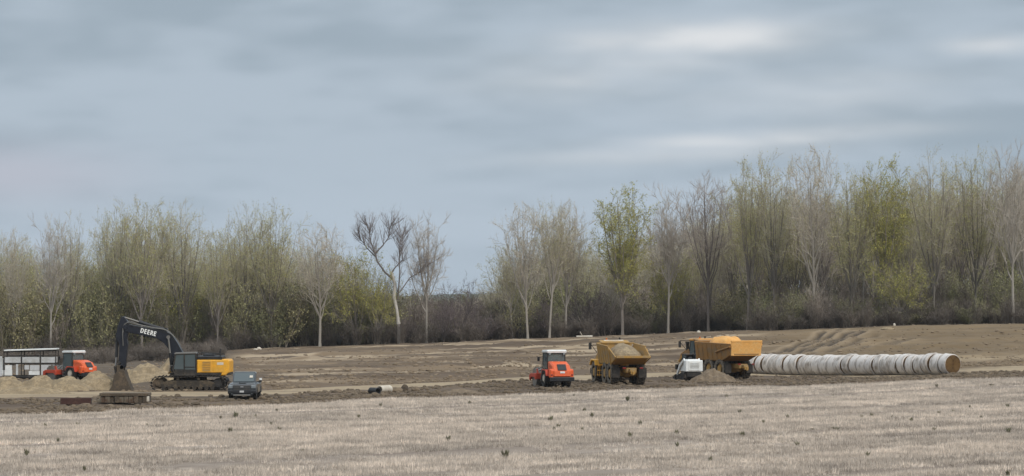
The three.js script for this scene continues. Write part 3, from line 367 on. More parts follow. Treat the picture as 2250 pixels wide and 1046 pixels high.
  part('cab_frame', frameBars, M.dark, cab); part('cab_roof', [ext([[-.68, 2.93], [1.05, 2.88], [1.1, 2.95], [1.0, 3.03], [-.6, 3.06]], 1.15, cz, .02)], M.grey, cab);
  part('side_window', [bx(.84, 1.2, .012, -.14, 2.3, cz - cw / 2 + .02, .004), ext([[.33, 1.72], [1.13, 1.72], [.94, 2.86], [.33, 2.88]], .012, cz - cw / 2 + .02, 0)], M.darkGlass, cab);
  part('windshield', [turnG(bx(.012, 1.2, cw - .08, 0, 0, 0, .004), 0, 0, .19, 1.08, 2.32, cz)], M.glass, cab);
  part('seat', [bx(.5, .16, .5, .05, 1.75, cz, .05), bx(.14, .65, .48, -.2, 2.1, cz, .05)], M.black, cab);
  part('mirror', [bx(.06, .28, .18, 1.2, 2.5, cz - .66, .02), rod([1.0, 2.6, cz - .5], [1.2, 2.5, cz - .66], .015)], M.black, q);
  part('handrail', [rod([1.5, 1.5, -1.3], [1.5, 2.0, -1.3], .025), rod([1.5, 2.0, -1.3], [.95, 2.0, -1.4], .025)], M.grey, q);
  part('toolbox', [bx(.9, .55, .8, .9, 1.7, 1.0, .05), ext([[.6, 1.45], [1.9, 1.3], [1.7, 1.9], [.6, 2.0]], .5, 1.15, .03)], M.yellowDusty, q);
  // boom, drawn from its outline
  const bz = .1, top = [[404, 776], [390, 751], [379, 735], [365, 727], [340, 722], [306, 716], [280, 711]], bot = [[274, 716], [276, 728], [308, 735], [345, 743], [361, 753], [371, 765], [379, 782], [390, 812], [402, 806]];
  const boom = part('boom', [ext([...top, ...bot].map(a => P(...a)), .74, bz, .03), cyl(.18, .18, 1.1, 'z', ...P(397, 805), bz, 16), cyl(.17, .17, .95, 'z', ...P(276, 718), bz, 16), ext([P(345, 722), P(325, 718), P(330, 714), P(343, 717)], .2, bz, .01)], M.navy, q);
  part('boom_edge_plate', [-1, 1].flatMap(s => [ext([...top, [283, 714], [306, 719.5], [340, 726], [364, 731], [377, 738], [388, 753], [401, 777]].map(a => P(...a)), .03, bz + s * .385, 0)]), M.black, boom);
  for (const s of [-1, 1]) { const c = part('boom_cylinder', [rod([...P(381, 816), bz + s * .55], [...P(376, 775), bz + s * .55], .13, 14)], M.black, q); part('cylinder_rod', [rod([...P(376, 775), bz + s * .55], [...P(372, 742), bz + s * .55], .07, 12), cyl(.14, .14, .2, 'z', ...P(371.5, 740), bz + s * .5, 14)], M.steel, c); }
  const ac = part('arm_cylinder', [rod([...P(364, 725), bz], [...P(305, 707), bz], .15, 14), cyl(.16, .16, .3, 'z', ...P(364, 724), bz, 14)], M.black, q); part('cylinder_rod', [rod([...P(306, 707), bz], [...P(274, 697), bz], .075, 12)], M.steel, ac);
  part('hydraulic_hose', [new THREE.TubeGeometry(new THREE.CatmullRomCurve3([[398, 760], [386, 742], [366, 725], [340, 720], [306, 713], [285, 706], [278, 712], [270, 735]].map(a => new THREE.Vector3(...P(a[0], a[1] - 1), bz - .3))), 40, .035, 6), new THREE.TubeGeometry(new THREE.CatmullRomCurve3([[386, 742], [366, 726], [340, 721], [306, 714], [282, 709], [273, 716], [272, 760]].map(a => new THREE.Vector3(...P(a[0], a[1] - 1), bz - .42))), 40, .03, 6)], M.grey, q);
  part('stick', [ext([[272, 694], [283, 707], [284, 722], [280, 745], [282, 757], [277, 806], [266, 812], [262, 800], [263, 757], [256, 742], [259, 716], [267, 696]].map(a => P(...a)), .56, bz, .03), cyl(.15, .15, .8, 'z', ...P(269, 806), bz, 14)], M.navy, q);
  const bc = part('bucket_cylinder', [rod([...P(258, 735), bz], [...P(256, 784), bz], .12, 14), cyl(.15, .15, .3, 'z', ...P(258, 734), bz, 12)], M.black, q); part('cylinder_rod', [rod([...P(256, 782), bz], [...P(254, 806), bz], .065, 12)], M.chrome, bc);
  part('bucket_link', [-1, 1].flatMap(s => [rod([...P(254, 806), bz + s * .3], [...P(266, 795), bz + s * .3], .09), rod([...P(254, 806), bz + s * .24], [...P(257, 829), bz + s * .24], .09)]).concat([cyl(.1, .1, .7, 'z', ...P(254, 806), bz, 12)]), M.dark, q);
  const bp = [[254, 822], [262, 814], [276, 812], [280, 826], [288, 846], [296, 864], [284, 868], [268, 869], [252, 868], [242, 864], [241, 860], [250, 846]].map(a => P(...a));
  const bk = part('bucket', [ext(bp, .06, bz - .83, .02), ext(bp, .06, bz + .83, .02), ext([[276, 812], [280, 826], [288, 846], [296, 864], [284, 868.5], [268, 869.5], [268, 866.5], [283, 865], [291, 862], [284, 847], [276, 827], [272, 815]].map(a => P(...a)), 1.66, bz, .01), ext([[254, 822], [262, 814], [276, 812], [274, 817], [263, 818], [256, 826]].map(a => P(...a)), 1.66, bz, .01), ext([[244, 866], [242, 861], [252, 844], [257, 824], [260, 826], [255, 846], [247, 861]].map(a => P(...a)), 1.6, bz, .01), ...[-1, 1].map(s => ext([P(258, 828), P(258, 802), P(272, 802), P(276, 820)], .08, bz + s * .36, .02))], M.mud, q);
  for (let k = 0; k < 5; k++) part('tooth', [ext([P(246, 866), P(250, 862), P(239, 859)], .12, bz - .72 + k * .36, .01), ext([P(244, 868), P(249, 863), P(237, 866)], .14, bz - .72 + k * .36, .01)], M.steel, bk);
  const font = await new FontLoader().loadAsync('fonts/droid/droid_sans_bold.typeface.json'); const tg = new TextGeometry('DEERE', { font, size: .37, depth: .02, curveSegments: 3 }); tg.computeBoundingBox(); const bb = tg.boundingBox; tg.translate(-(bb.max.x + bb.min.x) / 2, -(bb.max.y + bb.min.y) / 2, 0); tg.scale(1.24 / (bb.max.x - bb.min.x), 1, 1); tg.rotateZ(-.24); tg.rotateY(Math.PI); const lp = P(327.5, 729); tg.translate(lp[0], lp[1], bz - .37 - .02); part('lettering', [tg], M.lettering, boom);
  shadows(q);
}
// mat under the bucket: timbers side by side on cross bearers
{ const p = atPix(277, 888); p.y += .12; const o = thing('timber_mat', 'weathered timber mat lying under the excavator bucket', 'mat', p, .02), R = rng(3);
  for (let k = 0; k < 7; k++) part('beam', [bx(3.15 + R() * .15, .2, .3, (R() - .5) * .1, .52 + R() * .02, -1.05 + k * .32, .03)], k % 3 ? M.timber : M.mud, o);
  for (let k = 0; k < 10; k++) part('bearer', [bx(.24 + R() * .1, .4 + R() * .04, 2.0 + R() * .3, -1.42 + k * .315 + (R() - .5) * .06, .2, -.1, .03)], [M.timber, M.mud, M.timber][Math.floor(R() * 3)], o);
  part('end_cap', [bx(.16, .36, .3, 1.58, .24, .85, .04)], M.pale, o); part('end_cap', [bx(.3, .2, 1.9, -1.66, .1, -.1, .05)], M.timber, o); shadows(o); }
// dark steel section on the soil
{ const p = atPix(168, 891); p.y += .1; const o = thing('steel_channel', 'dark rusty steel channel lying on the soil near the timber mat', 'steel beam', p, .03);
  part('web', [bx(1.98, .34, .06, 0, .2, .1, .01)], M.maroon, o); part('flange', [bx(2.0, .05, .34, 0, .38, -.04, .01)], M.maroon, o); part('flange', [bx(2.0, .05, .4, 0, .02, -.02, .01)], M.maroon, o); for (const s of [-1, 1]) part('end_plate', [bx(.05, .34, .3, s * .985, .2, -.06, .01)], M.dark, o); shadows(o); }

// ----- pickup
{
  const p = atPix(539, 875), o = thing('pickup_truck', 'dark grey pickup truck parked facing the field beside the excavator', 'pickup', p, -Math.PI / 2 + .02), w = 1.0;
  part('body', [ext([[-2.8, .62], [-2.75, 1.12], [.2, 1.15], [1.55, 1.16], [2.72, 1.06], [2.82, .9], [2.82, .52], [2.35, .42], [-2.6, .46]], 1.98, 0, .07)], M.charcoal, o);
  part('hood', [ext([[1.0, 1.12], [1.3, 1.22], [2.6, 1.14], [2.78, 1.02]], 1.7, 0, .04), bx(1.1, .06, .5, 1.95, 1.2, 0, .03)], M.charcoal, o);
  const cab = part('cab', [ext([[-.95, 1.12], [-.8, 1.86], [-.5, 1.93], [.35, 1.92], [1.05, 1.18]], 1.62, 0, .09)], M.charcoal, o);
  part('windshield', [turnG(bx(.02, .9, 1.42, 0, 0, 0, .005), 0, 0, .81, .735, 1.56, 0)], M.darkGlass, cab);
  for (const s of [-1, 1]) part('side_window', [ext([[-.7, 1.24], [-.6, 1.78], [.3, 1.79], [.78, 1.26]], .02, s * .812, 0)], M.darkGlass, cab);
  part('windshield_sticker', [turnG(bx(.012, .22, .22, 0, 0, 0, .002), 0, 0, .81, .76, 1.6, -.5)], M.pale, cab);
  const gr = part('grille', [bx(.08, .36, 1.24, 2.8, .87, 0, .03)], M.black, o); part('grille_bar', [bx(.1, .05, 1.3, 2.82, .98, 0, .01), bx(.1, .03, 1.2, 2.82, .86, 0, .01), bx(.1, .03, 1.2, 2.82, .76, 0, .01)], M.grey, gr); part('emblem', [bx(.03, .1, .22, 2.87, .92, 0, .02)], M.chrome, gr);
  for (const s of [-1, 1]) { part('headlight', [bx(.14, .22, .34, 2.76, .92, s * .8, .05)], M.lamp, o); part('fog_lamp', [cyl(.07, .07, .06, 'x', 2.92, .5, s * .7, 12)], M.lamp, o); const m = part('mirror', [bx(.12, .26, .2, .82, 1.36, s * 1.16, .04), bx(.06, .05, .22, .84, 1.26, s * 1.0, .02)], M.black, o); if (s < 0) part('mirror_cap', [bx(.04, .15, .19, .895, 1.42, s * 1.17, .02)], M.white, m); else part('mirror_cap', [bx(.04, .15, .19, .895, 1.42, s * 1.17, .02)], M.charcoal, m); part('wheel_arch', [new THREE.TorusGeometry(.46, .05, 8, 20, Math.PI).translate(1.85, .42, s * .97), new THREE.TorusGeometry(.46, .05, 8, 20, Math.PI).translate(-1.75, .42, s * .97)], M.black, o); for (const x of [1.85, -1.75]) wheel(o, .4, .28, x, .4, s * .84, M.tyre, M.steel, 26, s); }
  const b = part('bumper', [bx(.2, .26, 1.98, 2.86, .56, 0, .07), bx(.12, .12, 1.5, 2.88, .38, 0, .04)], M.black, o); part('licence_plate', [bx(.02, .14, .3, 2.97, .6, 0, .005)], M.offwhite, b); part('skid_plate', [bx(.1, .1, 1.2, 2.93, .34, 0, .03)], M.grey, b);
  part('bed_rail', [bx(1.75, .1, .08, -1.85, 1.16, .93, .02), bx(1.75, .1, .08, -1.85, 1.16, -.93, .02), bx(.08, .5, 1.8, -2.76, .9, 0, .02)], M.black, o);
  shadows(o);
}
// ----- soil compactors
function roller(label, pos, turn) {
  const o = thing('soil_compactor', label, 'roller', pos, turn, 'orange soil compactors');
  part('chassis', [bx(2.6, .5, 1.1, -.5, .75, 0, .05), bx(1.2, .4, .9, 1.1, .72, 0, .05)], M.dark, o);
  const hood = part('hood', [ext([[-.1, 1.05], [-.1, 2.12], [-.75, 2.1], [-1.5, 1.86], [-1.92, 1.35], [-1.95, .95], [-1.7, .82], [-.3, .9]], 1.5, 0, .1), bx(.5, .75, 2.0, -1.55, 1.15, 0, .14)], M.orange, o);
  part('grille', [turnG(bx(.05, .62, .74, 0, 0, 0, .02), 0, 0, -.68, -1.72, 1.66, 0)], M.black, hood); part('number_plate', [bx(.03, .16, .4, -1.96, 1.26, 0, .01)], M.white, hood); part('stripe', [bx(.7, .04, 1.53, -.7, 1.75, 0, .01)], M.red, hood);
  for (const s of [-1, 1]) { part('tail_lamp', [bx(.04, .12, .14, -1.815, 1.05, s * .86, .02)], M.redLamp, o); part('fender', [ext([[-.9, .95], [-.7, 1.45], [.45, 1.5], [.72, 1.05], [.55, 1.05], [.38, 1.38], [-.6, 1.34], [-.78, .95]], .62, s * .8, .02)], M.red, o); wheel(o, .76, .58, 0, .76, s * .82, M.tyre, M.pale, 20, s); }
  part('rear_bumper', [bx(.3, .35, 2.0, -1.85, .7, 0, .05)], M.black, o);
  const cab = new THREE.Group(); cab.name = 'cab'; o.add(cab); const pts = [[-.05, 1.15], [1.25, 1.05], [1.45, 1.7], [1.3, 2.8], [.02, 2.8]], fr = []; for (const s of [-1, 1]) for (let k = 0; k < 5; k++) { const a = pts[k], b = pts[(k + 1) % 5]; fr.push(rod([a[0], a[1], s * .74], [b[0], b[1], s * .74], .05), rod([a[0], a[1], -.74], [a[0], a[1], .74], .045)); } fr.push(bx(1.3, .3, 1.46, .6, 1.2, 0, .04));
  part('cab_frame', fr, M.dark, cab); part('cab_roof', [ext([[-.22, 2.82], [1.5, 2.8], [1.52, 2.94], [1.3, 3.04], [-.1, 3.06], [-.24, 2.98]], 1.66, 0, .05)], M.white, cab);
  part('rear_window', [bx(.014, 1.0, 1.38, -.02, 2.28, 0, .004)], M.glass, cab); for (const s of [-1, 1]) part('side_window', [ext([[.05, 1.4], [1.32, 1.4], [1.38, 1.7], [1.25, 2.74], [.07, 2.74]], .014, s * .745, 0)], M.darkGlass, cab); part('windshield', [turnG(bx(.014, 1.1, 1.38, 0, 0, 0, .004), 0, 0, .13, 1.37, 2.25, 0)], M.glass, cab);
  part('seat', [bx(.5, .15, .5, .5, 1.65, 0, .05), bx(.15, .7, .48, .25, 2.0, 0, .05)], M.black, cab); part('steering_column', [rod([1.05, 1.3, 0], [.9, 1.95, 0], .05), turnG(new THREE.TorusGeometry(.2, .02, 6, 18), 0, 1.2, 0, .9, 1.97, 0)], M.black, cab);
  for (const s of [-1, 1]) { part('mirror', [bx(.06, .36, .2, 1.55, 2.3, s * 1.08, .03), rod([1.35, 2.5, s * .75], [1.55, 2.4, s * 1.08], .02)], M.black, o); part('work_lamp', [bx(.1, .12, .16, -.2, 2.72, s * .6, .02)], M.lamp, o); part('step', [bx(.4, .05, .3, .9, .55, s * .9, .01), bx(.4, .05, .3, .95, .85, s * .85, .01), rod([.72, .5, s * 1.0], [.9, 1.5, s * .95], .02), rod([1.1, .5, s * 1.0], [1.25, 1.9, s * .9], .02)], M.grey, o); }
  part('articulation_joint', [bx(.5, .55, .5, 1.75, .75, 0, .06), cyl(.16, .16, .9, 'y', 1.7, .8, 0, 16)], M.dark, o);
  const f = part('drum_frame', [...[-1, 1].map(s => ext([[1.9, .95], [1.95, 1.1], [2.3, 1.12], [3.6, 1.1], [3.95, .9], [3.95, .55], [3.7, .5], [3.5, .78], [2.3, .78], [2.1, .6], [1.9, .6]], .12, s * 1.2, .03)), bx(.25, .5, 2.4, 1.98, .88, 0, .05), bx(.25, .42, 2.4, 3.85, .8, 0, .05)], M.red, o); part('scraper', [bx(.05, .14, 2.1, 2.14, .5, 0, .01)], M.steel, f);
  for (const s of [-1, 1]) part('frame_bracket', [ext([[2.0, 1.1], [2.5, 1.1], [2.35, 1.5], [2.15, 1.5]], .1, s * 1.0, .02)], M.red, f);
  part('drum', [cyl(.76, .76, 2.14, 'z', 2.9, .76, 0, 44), ...Array.from({ length: 9 }, (_, r) => Array.from({ length: 14 }, (_, k) => { const g = new THREE.BoxGeometry(.13, .09, .16); g.translate(0, .79, -.96 + r * .24); g.rotateZ((k + (r % 2) * .5) / 14 * 6.2832); g.translate(2.9, .76, 0); return g; })).flat()], M.steel, o);
  return shadows(o);
}
roller('orange soil compactor with white cab roof on dark soil beside the tan dump truck', atPix(1222, 850), Math.PI / 2 + .25);
{ const d = 240; const pp = onGround(172, d); const r2 = roller('orange soil compactor with white cab roof parked against the white shelter', pp, Math.PI - .72); r2.scale.setScalar(.88); }

// ----- articulated dump trucks
function dumper(label, pos, turn, m, gate) {
  const o = thing('dump_truck', label, 'dump truck', pos, turn, 'articulated dump trucks');
  part('rear_frame', [bx(6.2, .42, .9, .2, 1.22, 0, .05), bx(.4, .5, 2.0, .95, .95, 0, .06), bx(.4, .5, 2.0, -1.0, .95, 0, .06), bx(1.5, .3, .5, -2.6, 1.2, 0, .05)], m.under, o);
  for (const x of [-1.0, .95]) part('axle', [cyl(.24, .24, 2.2, 'z', x, .95, 0, 16), cyl(.36, .36, .5, 'z', x, .95, 0, 18)], m.under, o);
  part('tow_hitch', [bx(.25, .3, .4, -3.35, 1.05, 0, .04), cyl(.09, .09, .3, 'y', -3.5, 1.0, 0, 12)], m.under, o);
  for (const s of [-1, 1]) { for (const x of [-1.0, .95, 5.0]) wheel(o, .94, .72, x, .94, s * 1.18, m.tyre, m.rim, 20, s); part('mud_flap', [bx(.03, .8, .7, -2.1, 1.0, s * 1.18, .01)], M.dark, o); part('hoist_cylinder', [rod([1.9, 1.3, s * 1.02], [-.2, 2.0, s * 1.3], .11, 12)], M.steel, o); part('tail_lamp', [bx(.05, .12, .3, -3.36, 1.42, s * .75, .02)], M.redLamp, o); }
  // tipping body: two side walls, floor with raised tail, headboard
  const sidePts = gate ? [[3.05, 1.75], [3.05, 3.35], [-3.2, 3.2], [-3.3, 2.35], [-1.6, 1.75]] : [[3.05, 1.75], [3.05, 3.35], [-1.2, 3.15], [-3.45, 2.35], [-3.4, 2.22], [-1.5, 1.7]];
  const body = part('tipping_body', [...[-1, 1].map(s => { const g = ext(sidePts, .1, 0, .015); g.applyMatrix4(new THREE.Matrix4().makeRotationX(s * .14)); g.translate(0, .02, s * 1.2); return g; }), ext([[3.05, 1.7], [3.05, 1.8], [-1.45, 1.78], [-3.4, 2.38], [-3.46, 2.3], [-1.5, 1.66]], 2.7, 0, .01), bx(.12, 1.7, 2.9, 3.02, 2.5, 0, .02)], m.body, o);
  part('body_rim', [...[-1, 1].map(s => rod([3.05, 3.38, s * 1.67], gate ? [-3.2, 3.22, s * 1.65] : [-1.2, 3.18, s * 1.65], .07, 8)), bx(.16, .14, 3.34, 3.05, 3.42, 0, .03)], m.body, body);
  for (const s of [-1, 1]) for (let k = 0; k < 6; k++) part('side_rib', [turnG(bx(.12, 1.45, .1, 0, 0, 0, .02), s * .14, 0, 0, 2.6 - k * .82, 2.5 - (k === 5 && !gate ? .2 : 0), s * 1.59)], m.body, body);
  part('spill_guard', [ext([[2.85, 3.4], [3.4, 3.42], [4.0, 3.62], [3.95, 3.68], [3.3, 3.55], [2.85, 3.5]], 2.6, 0, .01)], m.body, body);
  if (gate) { part('tailgate', [turnG(bx(.12, 1.32, 3.3, 0, 0, 0, .04), 0, 0, .1, -3.36, 2.85, 0), bx(.18, .16, 3.4, -3.42, 3.5, 0, .04), bx(.16, .14, 3.1, -3.32, 2.25, 0, .03), bx(.4, .4, .12, -3.2, 3.3, 1.7, .03)], m.gate, o); part('gate_arm', [-1, 1].map(s => rod([-3.3, 3.0, s * 1.74], [-.6, 2.5, s * 1.68], .08, 10)), m.body, o); }
  else part('tail_lip', [bx(.14, .2, 2.95, -3.46, 2.34, 0, .03)], m.gate, o);
  // tractor unit
  part('articulation_joint', [bx(.9, .5, .7, 3.35, 1.2, 0, .06), cyl(.2, .2, .9, 'y', 3.6, 1.3, 0, 16)], m.under, o);
  part('front_frame', [bx(3.4, .4, 1.2, 5.2, 1.25, 0, .05), cyl(.26, .26, 2.2, 'z', 5.0, .95, 0, 16)], m.under, o);
  part('engine_hood', [ext([[5.4, 1.45], [5.4, 2.75], [6.2, 2.62], [7.0, 2.3], [7.2, 1.9], [7.2, 1.2], [6.6, 1.1]], 1.8, 0, .1)], m.body, o);
  part('front_bumper', [bx(.3, .5, 2.6, 7.2, 1.0, 0, .06)], M.dark, o);
  for (const s of [-1, 1]) { part('front_fender', [ext([[3.95, 1.55], [4.2, 1.98], [5.6, 2.05], [6.3, 1.6], [6.1, 1.5], [5.5, 1.92], [4.3, 1.88], [4.1, 1.5]], .95, s * 1.15, .03)], m.fender, o); part('headlight', [bx(.1, .2, .3, 7.2, 1.7, s * .65, .04)], M.lamp, o); }
  part('step', [bx(.5, .06, .4, 3.75, .7, -1.25, .01), bx(.5, .06, .4, 3.75, 1.1, -1.2, .01), bx(.5, .06, .4, 3.75, 1.5, -1.15, .01), rod([3.45, .6, -1.35], [3.5, 2.6, -1.2], .025), rod([4.05, .6, -1.4], [4.05, 2.4, -1.25], .025)], m.fender, o);
  const cab = new THREE.Group(); cab.name = 'cab'; o.add(cab); const pts = [[3.75, 1.75], [5.4, 1.75], [5.55, 2.3], [5.2, 3.5], [3.85, 3.5]], fr = []; for (const s of [-1, 1]) for (let k = 0; k < 5; k++) { const a = pts[k], b = pts[(k + 1) % 5]; fr.push(rod([a[0], a[1], s * .8], [b[0], b[1], s * .8], .06), rod([a[0], a[1], -.8], [a[0], a[1], .8], .05)); } fr.push(bx(1.6, .55, 1.6, 4.58, 1.98, 0, .04), rod([4.5, 1.8, -.8], [4.5, 3.5, -.8], .05), rod([4.5, 1.8, .8], [4.5, 3.5, .8], .05));
  part('cab_frame', fr, m.cab, cab); part('cab_roof', [ext([[3.6, 3.52], [5.35, 3.5], [5.45, 3.58], [5.2, 3.68], [3.7, 3.7]], 1.8, 0, .04)], m.roof, cab);
  part('rear_window', [bx(.014, 1.2, 1.46, 3.8, 2.85, 0, .004)], M.darkGlass, cab); part('windshield', [turnG(bx(.014, 1.2, 1.46, 0, 0, 0, .004), 0, 0, .28, 5.37, 2.9, 0)], M.darkGlass, cab); for (const s of [-1, 1]) part('side_window', [ext([[3.84, 2.28], [5.5, 2.28], [5.16, 3.45], [3.9, 3.45]], .014, s * .8, 0)], M.darkGlass, cab);
  part('seat', [bx(.5, .15, .5, 4.4, 2.3, 0, .04), bx(.15, .75, .5, 4.1, 2.7, 0, .04)], M.black, cab);
  for (const s of [-1, 1]) { part('mirror', [bx(.08, .6, .26, 5.9, 3.15, s * 1.62, .03), rod([5.5, 2.6, s * 1.1], [5.9, 3.4, s * 1.62], .03), rod([5.3, 3.5, s * .8], [5.9, 3.5, s * 1.62], .03)], M.dark, o); }
  part('exhaust', [cyl(.11, .11, 1.3, 'y', 5.5, 3.0, .98, 14), cyl(.08, .08, .3, 'y', 5.5, 3.75, .98, 12)], M.dark, o); part('air_intake', [cyl(.16, .16, .7, 'y', 5.9, 2.9, -.75, 14), cyl(.22, .2, .2, 'y', 5.9, 3.3, -.75, 14)], M.dark, o);
  part('beacon', [cyl(.07, .08, .16, 'y', 3.9, 3.78, -.6, 12)], M.amber, o);
  o.scale.z = .97; return shadows(o);
}
const tanTruck = { body: M.yellowDusty, gate: M.yellowDusty, under: M.yellowDusty, tyre: M.tyreDusty, rim: M.yellowDusty, fender: M.yellow, cab: M.grey, roof: M.pale };
const oldTruck = { body: dusty([150, 106, 48], [128, 102, 68], .6, .7, 0, 52), gate: M.yellowTan, under: M.yellowDusty, tyre: M.tyreDusty, rim: M.yellowDusty, fender: M.yellowDusty, cab: M.black, roof: M.yellowTan };
const load = (truck, label, mat, seed, top) => { const g = heap(seed === 8 ? 2.85 : 2.55, seed === 8 ? 1.5 : 1.42, top, seed, seed === 8 ? 5 : 1.7, 40, .16); const m = new THREE.Mesh(boxUV(g), mat); m.name = numbered('soil_load'); m.position.copy(truck.position); m.rotation.y = truck.rotation.y; const v = new THREE.Vector3(seed === 8 ? .2 : .35, 2.55, 0).applyAxisAngle(UP, truck.rotation.y); m.position.add(v); tag(m, label, 'soil'); scene.add(m); shadows(m); return m; };
const t1 = dumper('dusty tan articulated dump truck seen from behind, with open sloping tail', atPix(1370, 845), Math.PI / 2 + .19, tanTruck, false);
load(t1, 'tan soil heaped in the open tailed dump truck', M.soil, 3, .95);
const t2 = dumper('dusty orange yellow articulated dump truck with closed tailgate parked by the bales', atPix(1597, 832), Math.PI / 2 + .47, oldTruck, true);
load(t2, 'pale peach coloured load heaped in the dump truck with tailgate', M.yellowTan, 8, 1.4);
// ----- white compact track loader
{
  const p = atPix(1514, 838), o = thing('track_loader', 'small white compact track loader parked between the soil pile and dump truck', 'loader', p, Math.PI / 2 + .3);
  for (const s of [-1, 1]) { const t = part('rubber_track', [ext([[-.85, .02], [.75, .02], [1.0, .3], [.85, .55], [-.5, .86], [-.95, .74], [-1.05, .3]], .4, s * .66, .06), ...Array.from({ length: 12 }, (_, k) => bx(.05, .06, .41, -.8 + k * .14, .01, s * .66, .01))], M.tyre, o); part('track_roller', [cyl(.13, .13, .44, 'z', -.6, .22, s * .66, 12), cyl(.13, .13, .44, 'z', 0, .22, s * .66, 12), cyl(.13, .13, .44, 'z', .6, .22, s * .66, 12), cyl(.2, .2, .44, 'z', -.6, .55, s * .66, 14)], M.dark, t); }
  part('chassis', [bx(1.9, .55, .9, -.1, .55, 0, .05), bx(.2, .4, 1.3, -1.1, .6, 0, .05)], M.dark, o);
  const b = part('body', [ext([[-1.2, .86], [-1.26, 1.8], [-1.1, 1.95], [-.5, 1.95], [.2, 1.5], [.6, 1.1], [.7, .86]], 1.2, 0, .06), bx(.6, 1.0, 1.62, -.98, 1.36, 0, .08)], M.white, o); part('rear_door', [bx(.06, .8, 1.1, -1.29, 1.38, 0, .03)], M.white, b); for (let k = 0; k < 4; k++) part('vent_louvre', [bx(.03, .03, .8, -1.33, 1.2 + k * .12, 0, .005)], M.grey, b);
  part('cab', [...[-1, 1].flatMap(s => [rod([-.4, 1.85, s * .45], [-.35, 2.35, s * .45], .04), rod([.6, 1.1, s * .45], [.5, 2.35, s * .45], .04), rod([-.35, 2.35, s * .45], [.5, 2.35, s * .45], .04)]), bx(.98, .06, .98, .1, 2.38, 0, .02), bx(.03, 1.1, .86, .5, 1.75, 0, .01)], M.black, o); for (const s of [-1, 1]) part('cab_window', [ext([[-.33, 1.8], [.5, 1.4], [.45, 2.3], [-.32, 2.3]], .012, s * .45, 0)], M.darkGlass, o); part('seat', [bx(.4, .8, .4, -.05, 1.75, 0, .05)], M.black, o);
  for (const s of [-1, 1]) part('lift_arm', [ext([[-.7, 1.85], [-.6, 2.02], [.5, 1.5], [1.25, .6], [1.15, .42], [.3, 1.3]], .14, s * .7, .02)], M.white, o);
  part('bucket', [ext([[1.15, .05], [1.95, .05], [1.9, .1], [1.2, .12], [1.18, .6], [1.1, .62]], 1.75, 0, .01), ext([[1.15, .05], [1.95, .06], [1.5, .5], [1.12, .6]], .03, .88, 0), ext([[1.15, .05], [1.95, .06], [1.5, .5], [1.12, .6]], .03, -.88, 0)], M.dark, o); shadows(o);
}
// ----- white open-sided shelter on skids
{
  const d = 243, p = onGround(69, d), o = thing('site_shelter', 'white panelled open-topped shelter with flat white roof behind the soil piles', 'shelter', p, .035), L = 2.45, z0 = .9, Hh = 2.5;
  const rf = part('roof', [turnG(bx(4.6, .12, 2.2, 0, 0, 0, .03), 0, 0, .03, .05, Hh + .06, 0)], M.white, o); part('roof_beam', [turnG(bx(4.8, .1, .08, 0, 0, 0, .01), 0, 0, .03, .1, Hh - .06, z0)], M.dark, rf);
  for (const x of [-2.25, -.72, .95, 2.3]) for (const z of [z0, -z0]) part('post', [bx(.09, Hh, .09, x, Hh / 2, z, .01)], M.dark, o);
  for (const z of [z0, -z0]) part('rail', [bx(4.6, .07, .06, 0, 2.0, z, .01), bx(4.6, .07, .06, 0, 1.32, z, .01), bx(4.6, .08, .06, 0, .25, z, .01)], M.dark, o);
  const seg = [[-1.485, 1.4], [.115, 1.52], [1.625, 1.2]]; for (const z of [z0 + .01, -z0]) for (const [x, w] of seg) part('panel', [bx(w, .5, .04, x, 1.66, z, .01)], z > 0 ? M.offwhite : M.offwhite, o);
  for (const [x, w, y, h, m] of [[-1.85, .6, .98, .44, M.white], [-1.95, .85, .52, .48, M.white], [-1.1, .2, .8, .95, M.offwhite], [-.25, .4, 1.0, .4, M.offwhite], [.45, .85, .95, .5, M.offwhite], [.42, .95, .5, .34, M.white], [1.62, 1.2, .75, .95, M.offwhite]]) part('panel', [bx(w, h, .04, x, y, z0 + .02, .01)], m, o);
  part('end_panel', [bx(.04, 1.4, 1.4, -2.4, 1.1, .2, .01)], M.white, o); part('end_panel', [bx(.3, 1.75, .05, -2.55, 1.1, z0, .01)], M.offwhite, o); part('floor', [bx(4.7, .12, 2.0, 0, .14, 0, .02)], M.dark, o); part('skid', [bx(5.0, .14, .16, 0, .05, .7, .02)], M.dark, o); part('skid', [bx(5.0, .14, .16, 0, .05, -.7, .02)], M.dark, o); part('crossbar', [bx(.05, .5, .05, -.05, 2.25, z0, .01), bx(.05, .5, .05, .45, 2.25, z0, .01)], M.maroon, o); shadows(o);
}
